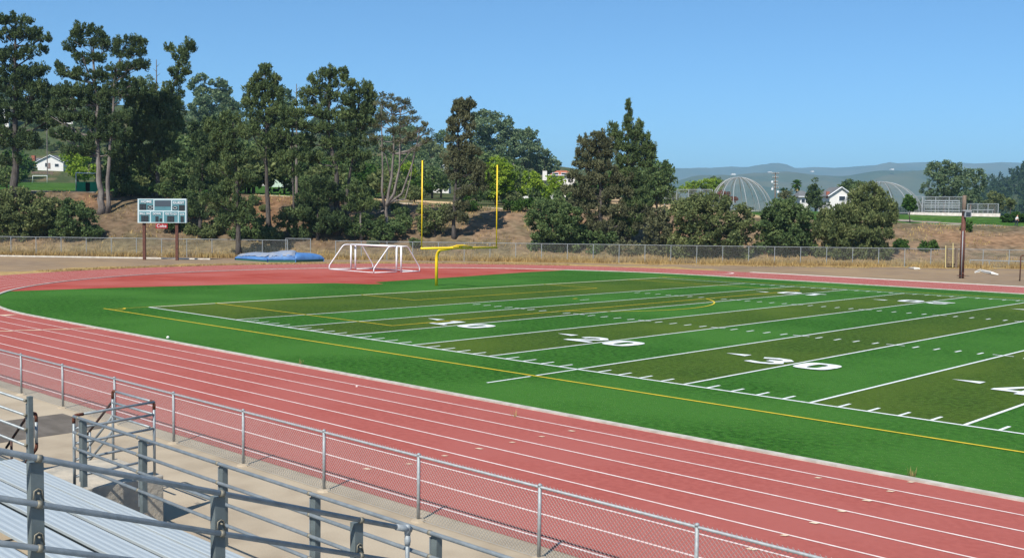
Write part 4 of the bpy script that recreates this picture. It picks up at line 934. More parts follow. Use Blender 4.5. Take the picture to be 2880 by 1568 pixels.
tree('eucalyptus_tree','tall blue-green eucalyptus group behind the right bleachers, left half','tree',
 [(2628,466,20,10),(2612,482,13,10),(2642,480,18,12),(2664,464,26,10),(2690,470,20,10),(2632,505,26,16),(2690,486,30,15),(2662,520,36,18),(2705,512,24,18),(2608,538,16,10),(2600,520,8,8),(2700,545,40,12),(2650,545,34,12)],(2655,600),[(2655,540),(2650,480)],'euc',215,cs=1.1,K=34,ln=.6,wd=.26,up=-.1,wpx=6,spread=.6)
tree('eucalyptus_tree','eucalyptus with a reddish leaning trunk behind the light pole','tree',
 [(2742,486,22,10),(2756,500,17,12),(2734,510,17,13),(2760,520,11,10),(2720,552,24,9),(2750,535,16,9),(2740,560,24,8)],(2726,602),[(2732,560),(2745,500)],'euc',205,cs=1.0,K=34,ln=.6,wd=.26,up=-.1,bark='roofb',wpx=5)
far('grey bushes behind the right fenced bench',[(2795,552,18,12),(2812,560,16,10),(2780,572,20,9),(2830,580,20,9)],(2800,600),'olive',225)
far('small young tree with a pale stem at the right edge',[(2842,566,10,7),(2846,573,11,5)],(2842,602),'olive',150,name='young_tree',wpx=3,cs=.5)
# eucalyptus grove on the hill
EU=dict(cs=1.7,K=34,ln=.95,wd=.5,up=0.,wpx=6,bark='bark',spread=.8)
for lab,bl_,bs in (('eucalyptus on the hill, highest crown of the grove right of the narrow conifer',[(1362,326,34,12),(1385,330,26,12),(1342,348,22,14),(1372,356,44,18),(1350,385,36,18),(1392,382,34,20),(1372,415,46,22),(1400,430,34,20)],(1380,470)),
 ('eucalyptus on the hill with a separate round top, second in the grove',[(1432,342,14,10),(1422,362,22,12),(1442,372,18,12),(1428,392,32,16),(1436,420,34,18),(1420,440,30,14)],(1430,470)),
 ('wide eucalyptus on the hill, third in the grove',[(1472,374,28,11),(1496,378,18,15),(1508,402,11,13),(1466,402,32,15),(1492,424,34,18),(1462,445,34,16),(1500,455,28,14)],(1480,480)),
 ('lower eucalyptus on the hill at the right end of the grove',[(1530,432,20,10),(1542,450,20,10),(1522,462,34,14),(1558,464,22,12),(1540,480,34,10)],(1535,505)),
 ):
    tree('eucalyptus_tree',lab,'tree',bl_,bs,None,'euc',330,**EU)
tree('eucalyptus_tree','far blue-green eucalyptus crowns between the ragged pine and the single-trunk pine','tree',
 [(568,222,18,11),(546,238,22,13),(610,232,22,10),(628,246,16,12),(575,262,34,16),(622,268,28,16),(600,295,46,20),(646,275,18,16),(656,302,15,15),(560,300,34,20),(640,330,34,20),(590,345,44,20),(665,300,8,8)],(605,400),[(600,330),(590,240)],'euc',300,**EU)
tree('eucalyptus_tree','far grey-green tree glimpsed right of the single-trunk pine','tree',[(795,262,18,14),(808,285,20,16),(820,300,16,14),(800,305,22,14)],(805,370),[(803,300)],'euc',280,**EU)
# dead snags
for lab,pts,w_ in (('bare dead tree spike behind the single-trunk pine',[(834,330),(834,236)],4),('bare dead tree spike above the ragged pine behind the scoreboard',[(440,330),(440,168)],4)):
    P=[W(x,y,100) for x,y in pts]; P[0].z=zt(*ST(P[0])); t=thing('dead_tree',lab,'tree',P[0]); mb=MB(); mb.tube(P,[.22,.05],6); part(mb,'trunk','barkgrey',t)
    mb=MB()
    for k in range(8):
        f=.7+.035*k; a=P[0].lerp(P[1],f); mb.tube([a,a+D*(.9 if k%2 else -.9)*(1.2-f)*2+Vector((0,0,.5))],[.05,.01],4)
    part(mb,'limbs','barkgrey',t)
# generic trees over the hillside: four kinds, then copies
def proto(kind,m,h,wd,seed):
    rng=np.random.default_rng(seed); t=bpy.data.objects.new('hillside_tree',None); COL.objects.link(t); ORG[t.name]=Vector((0,0,0))
    cl=[]
    for k in range(70 if kind!='cone' else 60):
        d=rng.normal(size=3); d/=np.linalg.norm(d); f=rng.uniform(.3,1)**.5
        if kind=='cone':
            z=rng.uniform(.08,1); r=wd*.5*(1-z)**.8+.2; a=rng.uniform(0,6.28); cl.append((r*math.cos(a)*f,r*math.sin(a)*f,h*z,.7,.7,.6))
        else:
            z=h*.6+d[2]*f*h*.38; cl.append((d[0]*f*wd*.5+math.sin(k)*.3,d[1]*f*wd*.5,z,.85,.85,.7))
    mb=MB(); mb.tube([(0,0,-.5),(.1,0,h*.35),(0,.1,h*.75)],[.28,.2,.08],6); part(mb,'trunk','bark',t,True)
    leaves('crown',cl,22,.75,.42,m,t,rng,.2)
    return t
PR=[proto('round','garden',6,6.5,1),proto('round','oak',7,8,2),proto('round','olive',5,7,3),proto('cone','pined',10,5,4),proto('round','euc',11,8,5)]
LB=['round mid-green tree on the slopes among the houses','dark spreading oak on the slopes among the houses','low olive-green tree on the slopes among the houses','dark pointed conifer on the slopes among the houses','tall blue-green tree on the upper slopes']
used=[False]*5
def place(i,p,sc,rz,lab=None,group='trees on the slopes behind the pines'):
    src=PR[i]
    if not used[i]: t=src; used[i]=True; t.name='hillside_tree'
    else:
        t=src.copy(); COL.objects.link(t)
        for c in src.children: k=c.copy(); COL.objects.link(k); k.parent=t
    t.location=p; t.scale=(sc,sc,sc*1.0); t.rotation_euler=(0,0,rz); t['label']=lab or LB[i]; t['category']='tree'; t['group']=group+', '+['round','oak','olive','conifer','blue-green'][i]+' kind'
rr=random.Random(11); cnt=0
keep=[(80,435,190,512),(140,335,220,375),(205,480,330,545),(660,480,835,545),(1180,470,1300,520),(1460,480,1512,540),(1530,470,1625,530)]
def clear(px,py,m=0): return all(not(a-m<px<c+m and b<py<d+m) for a,b,c,d in keep)
for k in range(900):
    px=rr.uniform(-150,1900 if rr.random()<.35 else 1250); s=rr.choice([rr.uniform(200,330),rr.uniform(330,560)]) 
    p=W(px,500,s); s_,t_=ST(p); p.z=zt(s,t_)
    # photo row of the foot and of the top
    hor=603.1+(px-1440)*.0128; yb=hor-(p.z-CAM.z)/(s-S0)*2970
    i=rr.choice([0,1,1,2,2,3,1] if s<400 else [1,4,1,4,2,3,1]); sc=rr.uniform(1.0,1.7)*(1.1 if s>400 else 1)
    hpx=[6,7,5,10,11][i]*sc/(s-S0)*2970
    if any(a-14<px<c+14 and yb>b-2 and yb-hpx<d for a,b,c,d in keep) : 
        continue
    if 1190<px<1300 and s>420 and rr.random()<.6: continue
    if 1560<px<1640 and yb<500 and rr.random()<.8: continue
    place(i,p,sc,rr.uniform(0,6.28)); cnt+=1
    if cnt>=165: break
# a second, lower belt just behind the row of pines
for k,(px,yt,s,i) in enumerate(((330,390,112,3),(365,410,110,1),(395,440,118,2),(500,330,125,3),(525,380,115,1),(548,345,130,3),(590,330,128,3),(615,400,112,1),(640,355,125,3),(700,395,112,1),(712,430,108,2),(690,470,106,1),(560,470,108,2),(520,470,107,1),(800,400,115,3),(845,430,110,1),(865,400,112,3),(905,470,108,2),(960,480,109,1),(1000,430,125,1),(1030,465,120,0),(1085,480,118,2),(1120,500,112,1),(1180,500,125,0),(1215,470,140,1),(1240,430,150,4),(620,480,106,1),(655,500,105,2),(300,490,107,1),(345,500,105,1),(390,505,106,2),(20,470,106,1),(-40,440,106,3),(1340,520,115,1),(1440,540,118,2),(1600,520,112,1),(1640,540,108,2),(480,500,106,2),(860,520,105,1),(1165,530,108,2),(1130,455,160,1),(1190,440,190,4))):
    p=W(px,560,s); p.z=zt(*ST(p))-.2; tp_=W(px,yt,s); h_=[8.3,9.6,7,10.2,15][i]; h_=[6,7,5,10,11][i]; place(i,p,max(.5,(tp_.z-p.z)/h_),k*1.3)
for px,s,i,sc in ((112,395,2,.55),(128,400,1,.5),(150,392,2,.6),(168,398,0,.5),(208,395,1,.7),(222,400,2,.8),(100,430,1,.8),(118,440,2,.7),(235,440,1,1.0),(215,470,4,.8),(95,470,1,1.),(130,500,1,1.1),(160,510,4,.9),(190,505,1,1.1),(250,500,2,1.2),(145,385,1,.4),(182,388,2,.45)):
    p=W(px,460,s); p.z=zt(*ST(p))-.1; place(i,p,sc,px)
rb=random.Random(77); tot=0
while tot<34:
    px=rb.uniform(300,1180); s=rb.uniform(79,97); p=W(px,560,s); p.z=zt(*ST(p))-.15
    if 345<px<480 and s<90 and rb.random()<.7: continue
    i=rb.choice([1,2,1]); place(i,p,rb.uniform(.2,.4),px); t=COL.objects[-1] if 0 else None; tot+=1
    o=[q for q in COL.objects if q.get('category')=='tree' and q.type=='EMPTY'][-1]
    o.name='bank_bush'; o['category']='shrub'; o['label']='small '+('dark' if i==1 else 'olive')+' bush growing on the bank under the pines'; o['group']='bushes under the pines, '+('dark' if i==1 else 'olive')+' kind'
# hedge trees along the back of the playing field
cnt=0
for k in range(85):
    px=rr.uniform(-80,1840 if rr.random()<.4 else 1250); s=rr.uniform(140,215) if px<1400 else rr.uniform(130,175)
    p=W(px,500,s); s_,t_=ST(p); p.z=zt(s,t_); i=rr.choice([0,1,2,0]); sc=rr.uniform(.6,1.15)
    hor=603.1+(px-1440)*.0128; yb=hor-(p.z-CAM.z)/(s-S0)*2970; hpx=[6,7,5,10,11][i]*sc/(s-S0)*2970
    if any(a-20<px<c+20 and yb-hpx<d-4 for a,b,c,d in keep): continue
    place(i,p,sc,rr.uniform(0,6.28))
# valley trees behind the domes
for k in range(26):
    px=rr.uniform(1860,2900); s=rr.uniform(330,560); p=W(px,560,s); p.z=zt(*ST(p))
    place(rr.choice([1,1,2,3]),p,rr.uniform(.7,1.1),rr.uniform(0,6))
# palms
def palm(label,x,yt,yb,s,cr,n=34):
    top=W(x,yt,s); b=Vector((top.x,top.y,zt(*ST(top))-.2)); t=thing('palm_tree',label,'palm tree',b); mb=MB(); mb.tube([b,b.lerp(top,.5)+D*.1,top],[.26,.2,.2],7); part(mb,'trunk','barkgrey',t,True)
    mb=MB(); r=random.Random(x)
    for k in range(n):
        a=r.uniform(0,6.28); el=r.uniform(-1.0,1.3); L=cr*r.uniform(.8,1.1); d=Vector((math.cos(a)*math.cos(el),math.sin(a)*math.cos(el),math.sin(el))); q=Vector((-math.sin(a),math.cos(a),0))*L*.22
        m_=top+d*L*.6; e=top+d*L-Vector((0,0,L*.25)); mb.quad(top,m_-q,e,m_+q)
    part(mb,'fronds','garden',t)
    mb=MB()
    for k in range(18):
        a=r.uniform(0,6.28); q=Vector((-math.sin(a),math.cos(a),0))*.18; c=top+Vector((math.cos(a)*.25,math.sin(a)*.25,-.1)); e=c+Vector((math.cos(a)*.35,math.sin(a)*.35,-cr*.9)); mb.quad(c-q,e-q*1.4,e+q*1.4,c+q)
    part(mb,'dead_fronds','blade',t)
palm('tall palm with a bare trunk right of the utility pole',2241,518,575,235,1.9)
palm('shorter palm left of the tall palm, half hidden by scrub',2207,540,575,225,1.8)
palm('fan palm on the hillside below the upper white house',193,372,425,400,4.2)
palm('small palm high on the slope behind the ragged pine',467,415,445,330,3.0)
# ------------------------------------------------------------------ houses
def house(name,label,x0,x1,yb,s,hw,hr,dep,wall,roof,gable=True,wins=(),group=None,door=None,ridge_off=0):
    a,b=W(x0,yb,s),W(x1,yb,s); z=min(zt(*ST(a)),zt(*ST(b))); pz=(a.z+b.z)/2; a.z=b.z=pz
    d=(b-a); L=d.length; d/=L; n=Vector((-d.y,d.x,0)); t=thing(name,label,'house',a,group)
    base=min(z-.3,pz-.3)
    A=[a,b,b+n*dep,a+n*dep]; mb=MB(); bt=[Vector((q.x,q.y,base)) for q in A]; tp=[q+Vector((0,0,hw)) for q in A]
    for i in range(4): j=(i+1)%4; mb.quad(bt[i],bt[j],tp[j],tp[i])
    if gable:
        r0=a+d*L*(.5+ridge_off)+Vector((0,0,hw+hr)); r1=r0+n*dep
        mb.quad(tp[0],tp[1],r0); mb.quad(tp[2],tp[3],r1)
        part(mb,'wall',wall,t)
        mb=MB(); o=.5; nz=n*o
        for e0,e1,sg in ((tp[0],tp[3],-1),(tp[1],tp[2],1)):
            sl=(e0-r0); sl.normalize(); p0,p1=e0+sl*.6-nz,e1+sl*.6+nz; q0,q1=r0-nz,r1+nz; u=Vector((0,0,.16))
            mb.quad(p0+u,q0+u,q1+u,p1+u); mb.quad(p0,p1,q1,q0); mb.quad(p0,q0,q0+u,p0+u); mb.quad(p0,p0+u,p1+u,p1)
        part(mb,'roof',roof,t)
        mb=MB()
        for e0 in (tp[0],tp[1]):
            sl=(e0-r0).normalized(); c0=r0-nz*1.02+Vector((0,0,.03)); c1=e0+sl*.6-nz*1.02+Vector((0,0,.03)); mb.tube([c0,c1],.13,4)
        part(mb,'barge_board','whitem',t)
    else:
        part(mb,'wall',wall,t); mb=MB(); o=.6; e=[tp[0]-d*o-n*o,tp[1]+d*o-n*o,tp[2]+d*o+n*o,tp[3]-d*o+n*o]
        r0=a+d*min(L*.3,dep*.5)+n*dep*.5+Vector((0,0,hw+hr)); r1=b-d*min(L*.3,dep*.5)+n*dep*.5+Vector((0,0,hw+hr))
        mb.quad(e[0],e[1],r1,r0); mb.quad(e[1],e[2],r1); mb.quad(e[2],e[3],r0,r1); mb.quad(e[3],e[0],r0); mb.quad(*e[::-1]); part(mb,'roof',roof,t)
        mb=MB(); mb.tube([e[0],e[1]],.12,4); part(mb,'gutter','whitem',t)
    for k,(fx,fz,ww,wh) in enumerate(wins):
        c=a+d*L*fx+Vector((0,0,fz))-n*.05; mb=MB(); mb.obox(c,d*ww/2,n*.06,Vector((0,0,wh/2))); f=part(mb,'window','whitem',t)
        mb=MB(); mb.obox(c-n*.05,d*(ww/2-.08),n*.02,Vector((0,0,wh/2-.08))); part(mb,'pane','glass',t,up=f)
    if door:
        fx,ww,wh=door; c=a+d*L*fx+Vector((0,0,wh/2))-n*.05; mb=MB(); mb.obox(c,d*ww/2,n*.05,Vector((0,0,wh/2))); part(mb,'door','roofb',t)
    return t
h=house('house','white gabled house with a grey roof on the left slope behind the small white goal',106,178,474,345,2.6,2.4,12,'hwhite','roofg',True,[(.75,1.3,1.6,1.2),(.35,1.4,1.2,1.6)],door=(.45,1,2.1))
c=W(95,452,352); mb=MB(); mb.obox(c,D*.6,N*.6,Vector((0,0,2.0))); part(mb,'chimney','brick',h)
house('house','grey-roofed wing to the left of the white gabled house',84,108,472,352,2.2,1.8,9,'hwhite','roofg',False,[(.5,1.2,1.2,1.0)])
house('house','white two-storey house highest on the left slope above the fan palm',150,205,366,450,5.6,1.6,9,'hwhite','roofg',False,[(.2,4.2,1.6,1.3),(.5,4.2,1.6,1.3),(.8,4.2,1.4,1.3),(.3,1.6,1.6,1.5)],door=(.65,1.2,2.2))
house('house','pale house cut by the left edge high on the slope',-30,24,330,430,2.6,2.0,9,'hwhite','roofg',True,[(.7,1.4,1.6,1.2)])
house('house','pale green gabled house with white trim between the pine trunks',757,822,531,230,2.6,1.5,9,'hpale','roofb',True,[(.68,1.3,.9,1.3),(.3,3.0,1.4,.45),(.68,3.0,1.2,.4)])
house('house','white and turquoise house left of the pale green gabled house',705,748,515,255,2.8,1.3,9,'hwhite','roofg',True,[(.3,1.5,1.6,1.1)],door=(.62,.9,2.0))
house('house','low white house glimpsed right of the pale bare trunks',302,330,492,300,2.4,1.2,8,'hwhite','roofb',False,[(.5,1.3,1.0,.9)])
house('house','low brown-roofed house left of the narrow conifer',1200,1262,520,215,1.1,1.7,8,'hwhite','roofb',False,[(.3,1.1,1.2,.8),(.7,1.1,1.2,.8)])
house('house','small white house with a grey roof upslope of the brown-roofed house',1238,1258,496,330,2.6,1.6,8,'hwhite','roofg',True,[(.4,1.4,1.2,1.0)])
house('house','white house partly hidden by the narrow conifer',1290,1325,520,235,1.6,1.2,9,'hwhite','roofg',True,[(.75,1.3,1.3,.9),(.3,1.2,1.0,.9)])
house('house','white house with a sloping pale roof right of the tall yellow-green tree',1450,1500,529,170,1.4,1.6,8,'hwhite','roofg',True,[(.72,1.3,1.4,.7)])
h=house('house','house with a terracotta tile roof and pale chimney behind the yellow-green trees',1548,1616,510,215,1.5,1.4,9,'hwhite','rooft',False,[(.2,1.6,1.6,1.2),(.55,1.6,1.4,1.2),(.8,1.6,1.4,1.4)])
c=W(1532,494,216); mb=MB(); mb.obox(c,D*.55,N*.55,Vector((0,0,1.2))); part(mb,'chimney','hwhite',h)
h=house('house','white gabled house behind the shaggy cypress and right dome cage',2333,2396,574,205,2.2,1.9,10,'hwhite','roofg',True,[(.55,1.4,1.6,1.2),(.8,1.4,.8,1.2)])
c=W(2328,548,207); mb=MB(); mb.obox(c,D*.35,N*.35,Vector((0,0,.8))); part(mb,'chimney','brick',h)
house('house','small white house left of the dark fir in the valley',2250,2278,578,215,2.2,1.6,8,'hwhite','roofg',False,[(.3,1.2,1.0,1.0),(.7,1.2,1.0,1.0)])
for x,y,s_,w_ in ((2165,484,5600,40),(2284,482,5200,30),(2062,490,4300,36),(2508,476,4600,26)):
    a=W(x,y,s_); mb=MB(); mb.obox(a,D*w_*.22,N*12,Vector((0,0,3.5))); mb.quad(*[a+Vector((0,0,3.5))+D*w_*.24*i+N*13*j for i,j in ((-1,-1),(1,-1),(1,1),(-1,1))]); o=mb.build('distant_building','hwhite'); tag(o,'white speck of a building on the blue mountains, '+{2165:'left of the utility pole top',2284:'above the small white houses',2062:'above the left dome cage',2508:'above the right dome cage'}[x],'building')
# ------------------------------------------------------------------ green store boxes with the white goal frame
bs=105
bx=thing('storage_box','green storage shed with two panels, under a white goal frame on the crest','shed',W(215,540,bs)); 
def face(mb,x0,y0,x1,y1,s,dep): a,b,c,d=W(x0,y1,s),W(x1,y1,s),W(x1,y0,s),W(x0,y0,s); o=N*dep; mb.quad(a,b,c,d); mb.quad(a+o,d+o,c+o,b+o); mb.quad(a,d,d+o,a+o); mb.quad(b,b+o,c+o,c); mb.quad(d,c,c+o,d+o); mb.quad(a,a+o,b+o,b)
mb=MB(); face(mb,215.5,512,240,540,bs,.12); part(mb,'green_panel','green',bx)
mb=MB(); face(mb,253,513,276,541,bs,.12); part(mb,'green_panel','green',bx)
mb=MB(); face(mb,239,513,254,541,bs+1.2,.1); part(mb,'dark_doorway','black',bx)
mb=MB(); face(mb,215,511,277,513,bs+.3,1.3); part(mb,'shelf_roof','green',bx)
gf=thing('soccer_goal','white goal frame standing over the green storage shed','soccer goal',W(214,521,bs+1.8))
mb=MB(); s2=bs+1.8; a=W(214,530,s2); a.z=zt(*ST(a)); mb.tube(bent([a,W(214,486,s2),W(277,488,s2),Vector((W(277,488,s2).x,W(277,488,s2).y,a.z))],.1),.08,6); part(mb,'frame','whitem',gf,True)
gg=thing('soccer_goal','small white goal on the grass below the white gabled house','soccer goal',W(134,515,270))
mb=MB(); s2=270; p=W(92,515,s2); q=W(132.5,515,s2); mb.tube(bent([p,W(92,494,s2),W(132.5,494,s2),q-Vector((0,0,.4))],.1),.10,6); part(mb,'frame','whitem',gg,True)
wf=thing('wooden_fence','grey board fence below the white gabled house','fence',W(90,490,335))
a,b=W(88,488,335),W(150,488,335); d=(b-a)
for k in range(6):
    p=a+d*k/6; q=a+d*(k+.94)/6; mb=MB(); h_=1.8; mb.quad(p-Vector((0,0,1.2)),q-Vector((0,0,1.2)),q+Vector((0,0,h_-1)),p+Vector((0,0,h_-1))); mb.quad(p+N*.1-Vector((0,0,1.2)),p+N*.1+Vector((0,0,h_-1)),q+N*.1+Vector((0,0,h_-1)),q+N*.1-Vector((0,0,1.2))); mb.quad(p+Vector((0,0,h_-1)),q+Vector((0,0,h_-1)),q+N*.1+Vector((0,0,h_-1)),p+N*.1+Vector((0,0,h_-1))); part(mb,'board_panel','wood',wf)
# utility cart
def vehicle(name,label,cat,x0,x1,yb,s,h,m,seed):
    a,b=W(x0,yb,s),W(x1,yb,s); g=zt(*ST((a+b)/2)); a.z=b.z=g; d=b-a; L=d.length; d/=L; n=Vector((-d.y,d.x,0)); t=thing(name,label,cat,a); wd=h*1.0
    prof=[(0,.28),(.0,.58),(.26,.66),(.34,.97),(.70,1.),(.80,.66),(.98,.60),(1,.28)]
    mb=MB(); k=len(prof)
    for j in (0,1):
        for x,z in prof: mb.v.append(tuple(a+d*L*x+n*wd*j+Vector((0,0,z*h))))
    for i in range(k): j=(i+1)%k; mb.f.append((i,j,k+j,k+i))
    mb.f.append(tuple(range(k))); mb.f.append(tuple(reversed(range(k,2*k)))); part(mb,'body',m,t)
    mb=MB(); mb.quad(*[a+d*L*x-n*.02+Vector((0,0,z*h)) for x,z in ((.32,.68),(.75,.68),(.67,.93),(.37,.92))]); part(mb,'window','glass',t)
    for x in (.18,.82):
        for j in (0,1):
            c=a+d*L*x+n*wd*j+Vector((0,0,h*.19)); mb=MB(); mb.tube([c-n*.1,c+n*.1],h*.19,12); part(mb,'wheel','black',t)
    return t
vehicle('utility_cart','grey utility cart parked on the path at the crest above the scoreboard','cart',454,481,546,103.5,1.35,'tank',1)
vehicle('parked_car','white car parked left of the white gabled house in the valley','car',2310,2345,590,190,1.7,'whitem',2)
# small orange posts on the left lawn
for x,lab in ((517,'leftmost of the three thin orange posts on the lawn above the scoreboard'),(552,'middle of the three thin orange posts on the lawn above the scoreboard'),(563,'rightmost of the three thin orange posts on the lawn above the scoreboard')):
    p=W(x,546,112); p.z=zt(*ST(p)); mb=MB(); mb.tube([p,p+Vector((0,0,.75))],.06,6); mb.tube([p+Vector((0,0,.75)),p+Vector((0,0,.8))],[.08,.05],6); o=mb.build('marker_post','rust'); tag(o,lab,'post')
# utility pole
us_=260; b=W(2181,552,us_); up_=thing('utility_pole','utility pole with many crossarms on the skyline between the domes','utility pole',Vector((b.x,b.y,zt(*ST(b))))); top=W(2181,486,us_)
mb=MB(); mb.tube([Vector((b.x,b.y,zt(*ST(b))-.3)),top],[.22,.16],8); part(mb,'pole','wood',up_,True)
for y,hw_ in ((487.5,10),(499,8),(511,7),(519,6),(528.5,9)):
    c=W(2181,y,us_-.25); mb=MB(); mb.obox(c,D*hw_*.105,N*.09,Vector((0,0,.09))); ca_=part(mb,'crossarm','wood',up_)
    for k in (-.9,-.4,.4,.9): mb=MB(); q=c+D*hw_*.105*k; mb.tube([q,q+Vector((0,0,.35))],.06,5); part(mb,'insulator','whitem',up_,up=ca_)
for x,y in ((2172,514),(2172,534),(2188,542)): mb=MB(); c=W(x,y,us_-.4); mb.tube([c,c+Vector((0,0,.6))],.32,8); part(mb,'transformer','whitem',up_)
us_=200; b=W(1444,530,us_); up_=thing('utility_pole','slim pole with a white transformer behind the white sloping-roof house','utility pole',Vector((b.x,b.y,zt(*ST(b))))); top=W(1444,459,us_)
mb=MB(); mb.tube([Vector((b.x,b.y,zt(*ST(b))-.3)),top],[.2,.13],8); part(mb,'pole','barkgrey',up_,True)
mb=MB(); c=W(1441.5,474,us_-.4); mb.tube([c,c+Vector((0,0,.9))],.3,8); part(mb,'transformer','whitem',up_)
us_=330; b=W(131,330,us_); top=W(131,293,us_); t=thing('utility_pole','slim bare pole on the left slope above the upper white house','utility pole',Vector((b.x,b.y,zt(*ST(b))))); mb=MB(); mb.tube([Vector((b.x,b.y,zt(*ST(b))-.3)),top],[.18,.12],6); part(mb,'pole','barkgrey',t)
# ------------------------------------------------------------------ dome backstops
def dome(label,x0,x1,xa,yt,yb,s,n,skew):
    c=W((x0+x1)/2,yb,s); r=(W(x1,yb,s)-W(x0,yb,s)).length/2; z0=min(c.z,zt(*ST(c))+.1); ap=W(xa,yt,s); H=ap.z-z0
    base=Vector((c.x,c.y,z0)); t=thing('dome_cage',label,'dome cage',base); off=(ap-base); off.z=0
    def P(th,ph): # th azimuth, ph 0 foot .. 1 apex
        cc=math.cos(ph*math.pi/2); ss_=math.sin(ph*math.pi/2)
        return base+(D*math.cos(th)+N*math.sin(th)*.8)*r*cc+off*ss_+Vector((0,0,H*ss_))
    for k in range(n):
        th=2*math.pi*k/n+.12; mb=MB(); mb.tube([P(th,f) for f in np.linspace(0,1,12)],.055,6); part(mb,'rib','galvl',t,True)
    mb=MB(); mb.tube([P(a,.93) for a in np.linspace(0,2*math.pi,33)],.05,4,False); part(mb,'hoop','galvl',t)
    mb=MB(); mb.tube([P(a,.02) for a in np.linspace(0,2*math.pi,33)],.05,4,False); part(mb,'base_hoop','galvl',t)
    mb=MB()
    for k in range(n*6):
        th=2*math.pi*k/(n*6); mb.tube([P(th,f) for f in np.linspace(.0,.93,8)],.006,3,False)
    for f in np.linspace(.04,.9,22): mb.tube([P(a,f) for a in np.linspace(0,2*math.pi,29)],.006,3,False)
    part(mb,'wire_mesh','farwire',t)
dome('ribbed steel dome cage behind the scrub, left one, leaning to the left',1998,2176,2078,498,574,128,15,0)
dome('ribbed steel dome cage behind the shaggy cypress, right one, wider',2368,2592,2478,511,588,150,15,0)
def panelfence(label,x0,x1,yt,yb,s,n,mid_=None):
    a,b=W(x0,yb,s),W(x1,yb,s); t=thing('backstop_fence',label,'fence',a); c,d=W(x0,yt,s),W(x1,yt,s)
    for k in range(n+1):
        p=a.lerp(b,k/n); q=c.lerp(d,k/n); mb=MB(); mb.tube([Vector((q.x,q.y,min(p.z,zt(*ST(p))))),q],.07,6); part(mb,'fence_post','galvl',t)
    mb=MB(); mb.tube([c,d],.05,6); part(mb,'top_rail','galvl',t)
    if mid_: e,f=W(x0,mid_,s),W(x1,mid_,s); mb=MB(); mb.tube([e,f],.04,6); part(mb,'mid_rail','galvl',t)
    part(wires(Vector((a.x,a.y,0)),Vector((b.x,b.y,0)),a.z,(c.z+d.z)/2,.24,.022),'wire_mesh','farwire',t)
panelfence('pale backstop fence left of the left dome cage',1870,2004,533,562,124,4,None)
panelfence('tall pale backstop fence in front of the right bleachers',2594,2708,553.5,596,147,3,None)
panelfence('tall pale fence between the right dome cage and the bleachers',2560,2596,552,596,150,1,None)
panelfence('lower pale fence around the bench, right of the light pole',2722,2808,573,599,147,3,None)
bb=thing('bleachers','small aluminium bleachers seen through the tall pale fence on the pad','bleachers',W(2600,596,152))
for k in range(5):
    y=594-k*6.2-(3 if k else 0); a,b=W(2600,y-2,150+k*1.1),W(2698,y-1.5,150+k*1.1); mb=MB(); mb.obox((a+b)/2,(b-a)/2,N*.3,Vector((0,0,.06))); part(mb,'plank','alu',bb)
a,b=W(2600,563,156),W(2698,564,156)
for k in range(4): mb=MB(); mb.tube([a-Vector((0,0,.55*k)),b-Vector((0,0,.55*k))],.05,5); part(mb,'guard_bar','galvl',bb)
for k in range(6):
    p=a.lerp(b,k/5); f=W(2600+98*k/5,596,151); mb=MB(); mb.tube([Vector((p.x,p.y,f.z-.3)),p],.07,6); mb.tube([Vector((f.x,f.y,f.z)),p-Vector((0,0,1.4))],.06,5); part(mb,'frame','galvl',bb)
bn=thing('bench','long low bench inside the lower pale fence','bench',W(2735,594,150))
a,b=W(2735,590,149.5),W(2795,590,149.5); mb=MB(); mb.obox((a+b)/2,(b-a)/2,N*.18,Vector((0,0,.05))); part(mb,'seat','alu',bn)
for k in (0.05,.5,.95): p=a.lerp(b,k); mb=MB(); mb.tube([p,p-Vector((0,0,.75))],.05,5); part(mb,'leg','galvl',bn)
# concrete kerb of the pad
a,b=W(2555,597,142),W(2812,601,142); mb=MB(); mb.obox((a+b)/2-Vector((0,0,.25)),(b-a)/2,N*.2,Vector((0,0,.3))); o=struct(mb,'pad_kerb','kerbw')
# ------------------------------------------------------------------ person on the path
s_=101.2; pb=W(2858,641,s_); pb.z=zt(*ST(pb)); ps=thing('person','person in a white top and dark trousers walking along the cream path with bent head','person',pb)
pxm_=(s_-S0)/2970
def skinmesh(name,verts,edges,rad,m,sub=2):
    me=bpy.data.meshes.new(name); me.from_pydata([tuple(Vector(v)) for v in verts],edges,[]); ob=bpy.data.objects.new(name,me); COL.objects.link(ob)
    sk=ob.modifiers.new('s','SKIN'); ob.modifiers.new('u','SUBSURF').levels=1
    for i,r in enumerate(rad): me.skin_vertices[0].data[i].radius=(r,r)
    me.skin_vertices[0].data[0].use_root=True
    dg=bpy.context.evaluated_depsgraph_get(); m2_=bpy.data.meshes.new_from_object(ob.evaluated_get(dg)); bpy.data.objects.remove(ob)
    m2_.name=name; m2_.materials.clear(); m2_.materials.append(M[m]); o2=bpy.data.objects.new(name,m2_); COL.objects.link(o2); o2.parent=ps
    for p in m2_.polygons: p.use_smooth=True
    return o2
B=lambda x,y,z: D*x+N*y+Vector((0,0,z))
bv=[B(0,0,.95),B(.02,0,1.2),B(.06,0,1.42),B(.09,0,1.52),B(.13,-.02,1.64),B(.14,-.02,1.74), B(.06,-.18,1.40),B(.10,-.22,1.12),B(.22,-.2,.92),B(.26,-.2,.84), B(.06,.18,1.40),B(-.06,.22,1.14),B(-.02,.22,.9),B(-.01,.22,.82), B(.02,-.09,.9),B(.14,-.10,.5),B(.02,-.10,.1),B(.16,-.10,.04), B(-.02,.09,.9),B(-.04,.10,.5),B(-.22,.10,.13),B(-.1,.10,.05)]
be=[(0,1),(1,2),(2,3),(3,4),(4,5),(2,6),(6,7),(7,8),(8,9),(2,10),(10,11),(11,12),(12,13),(0,14),(14,15),(15,16),(16,17),(0,18),(18,19),(19,20),(20,21)]
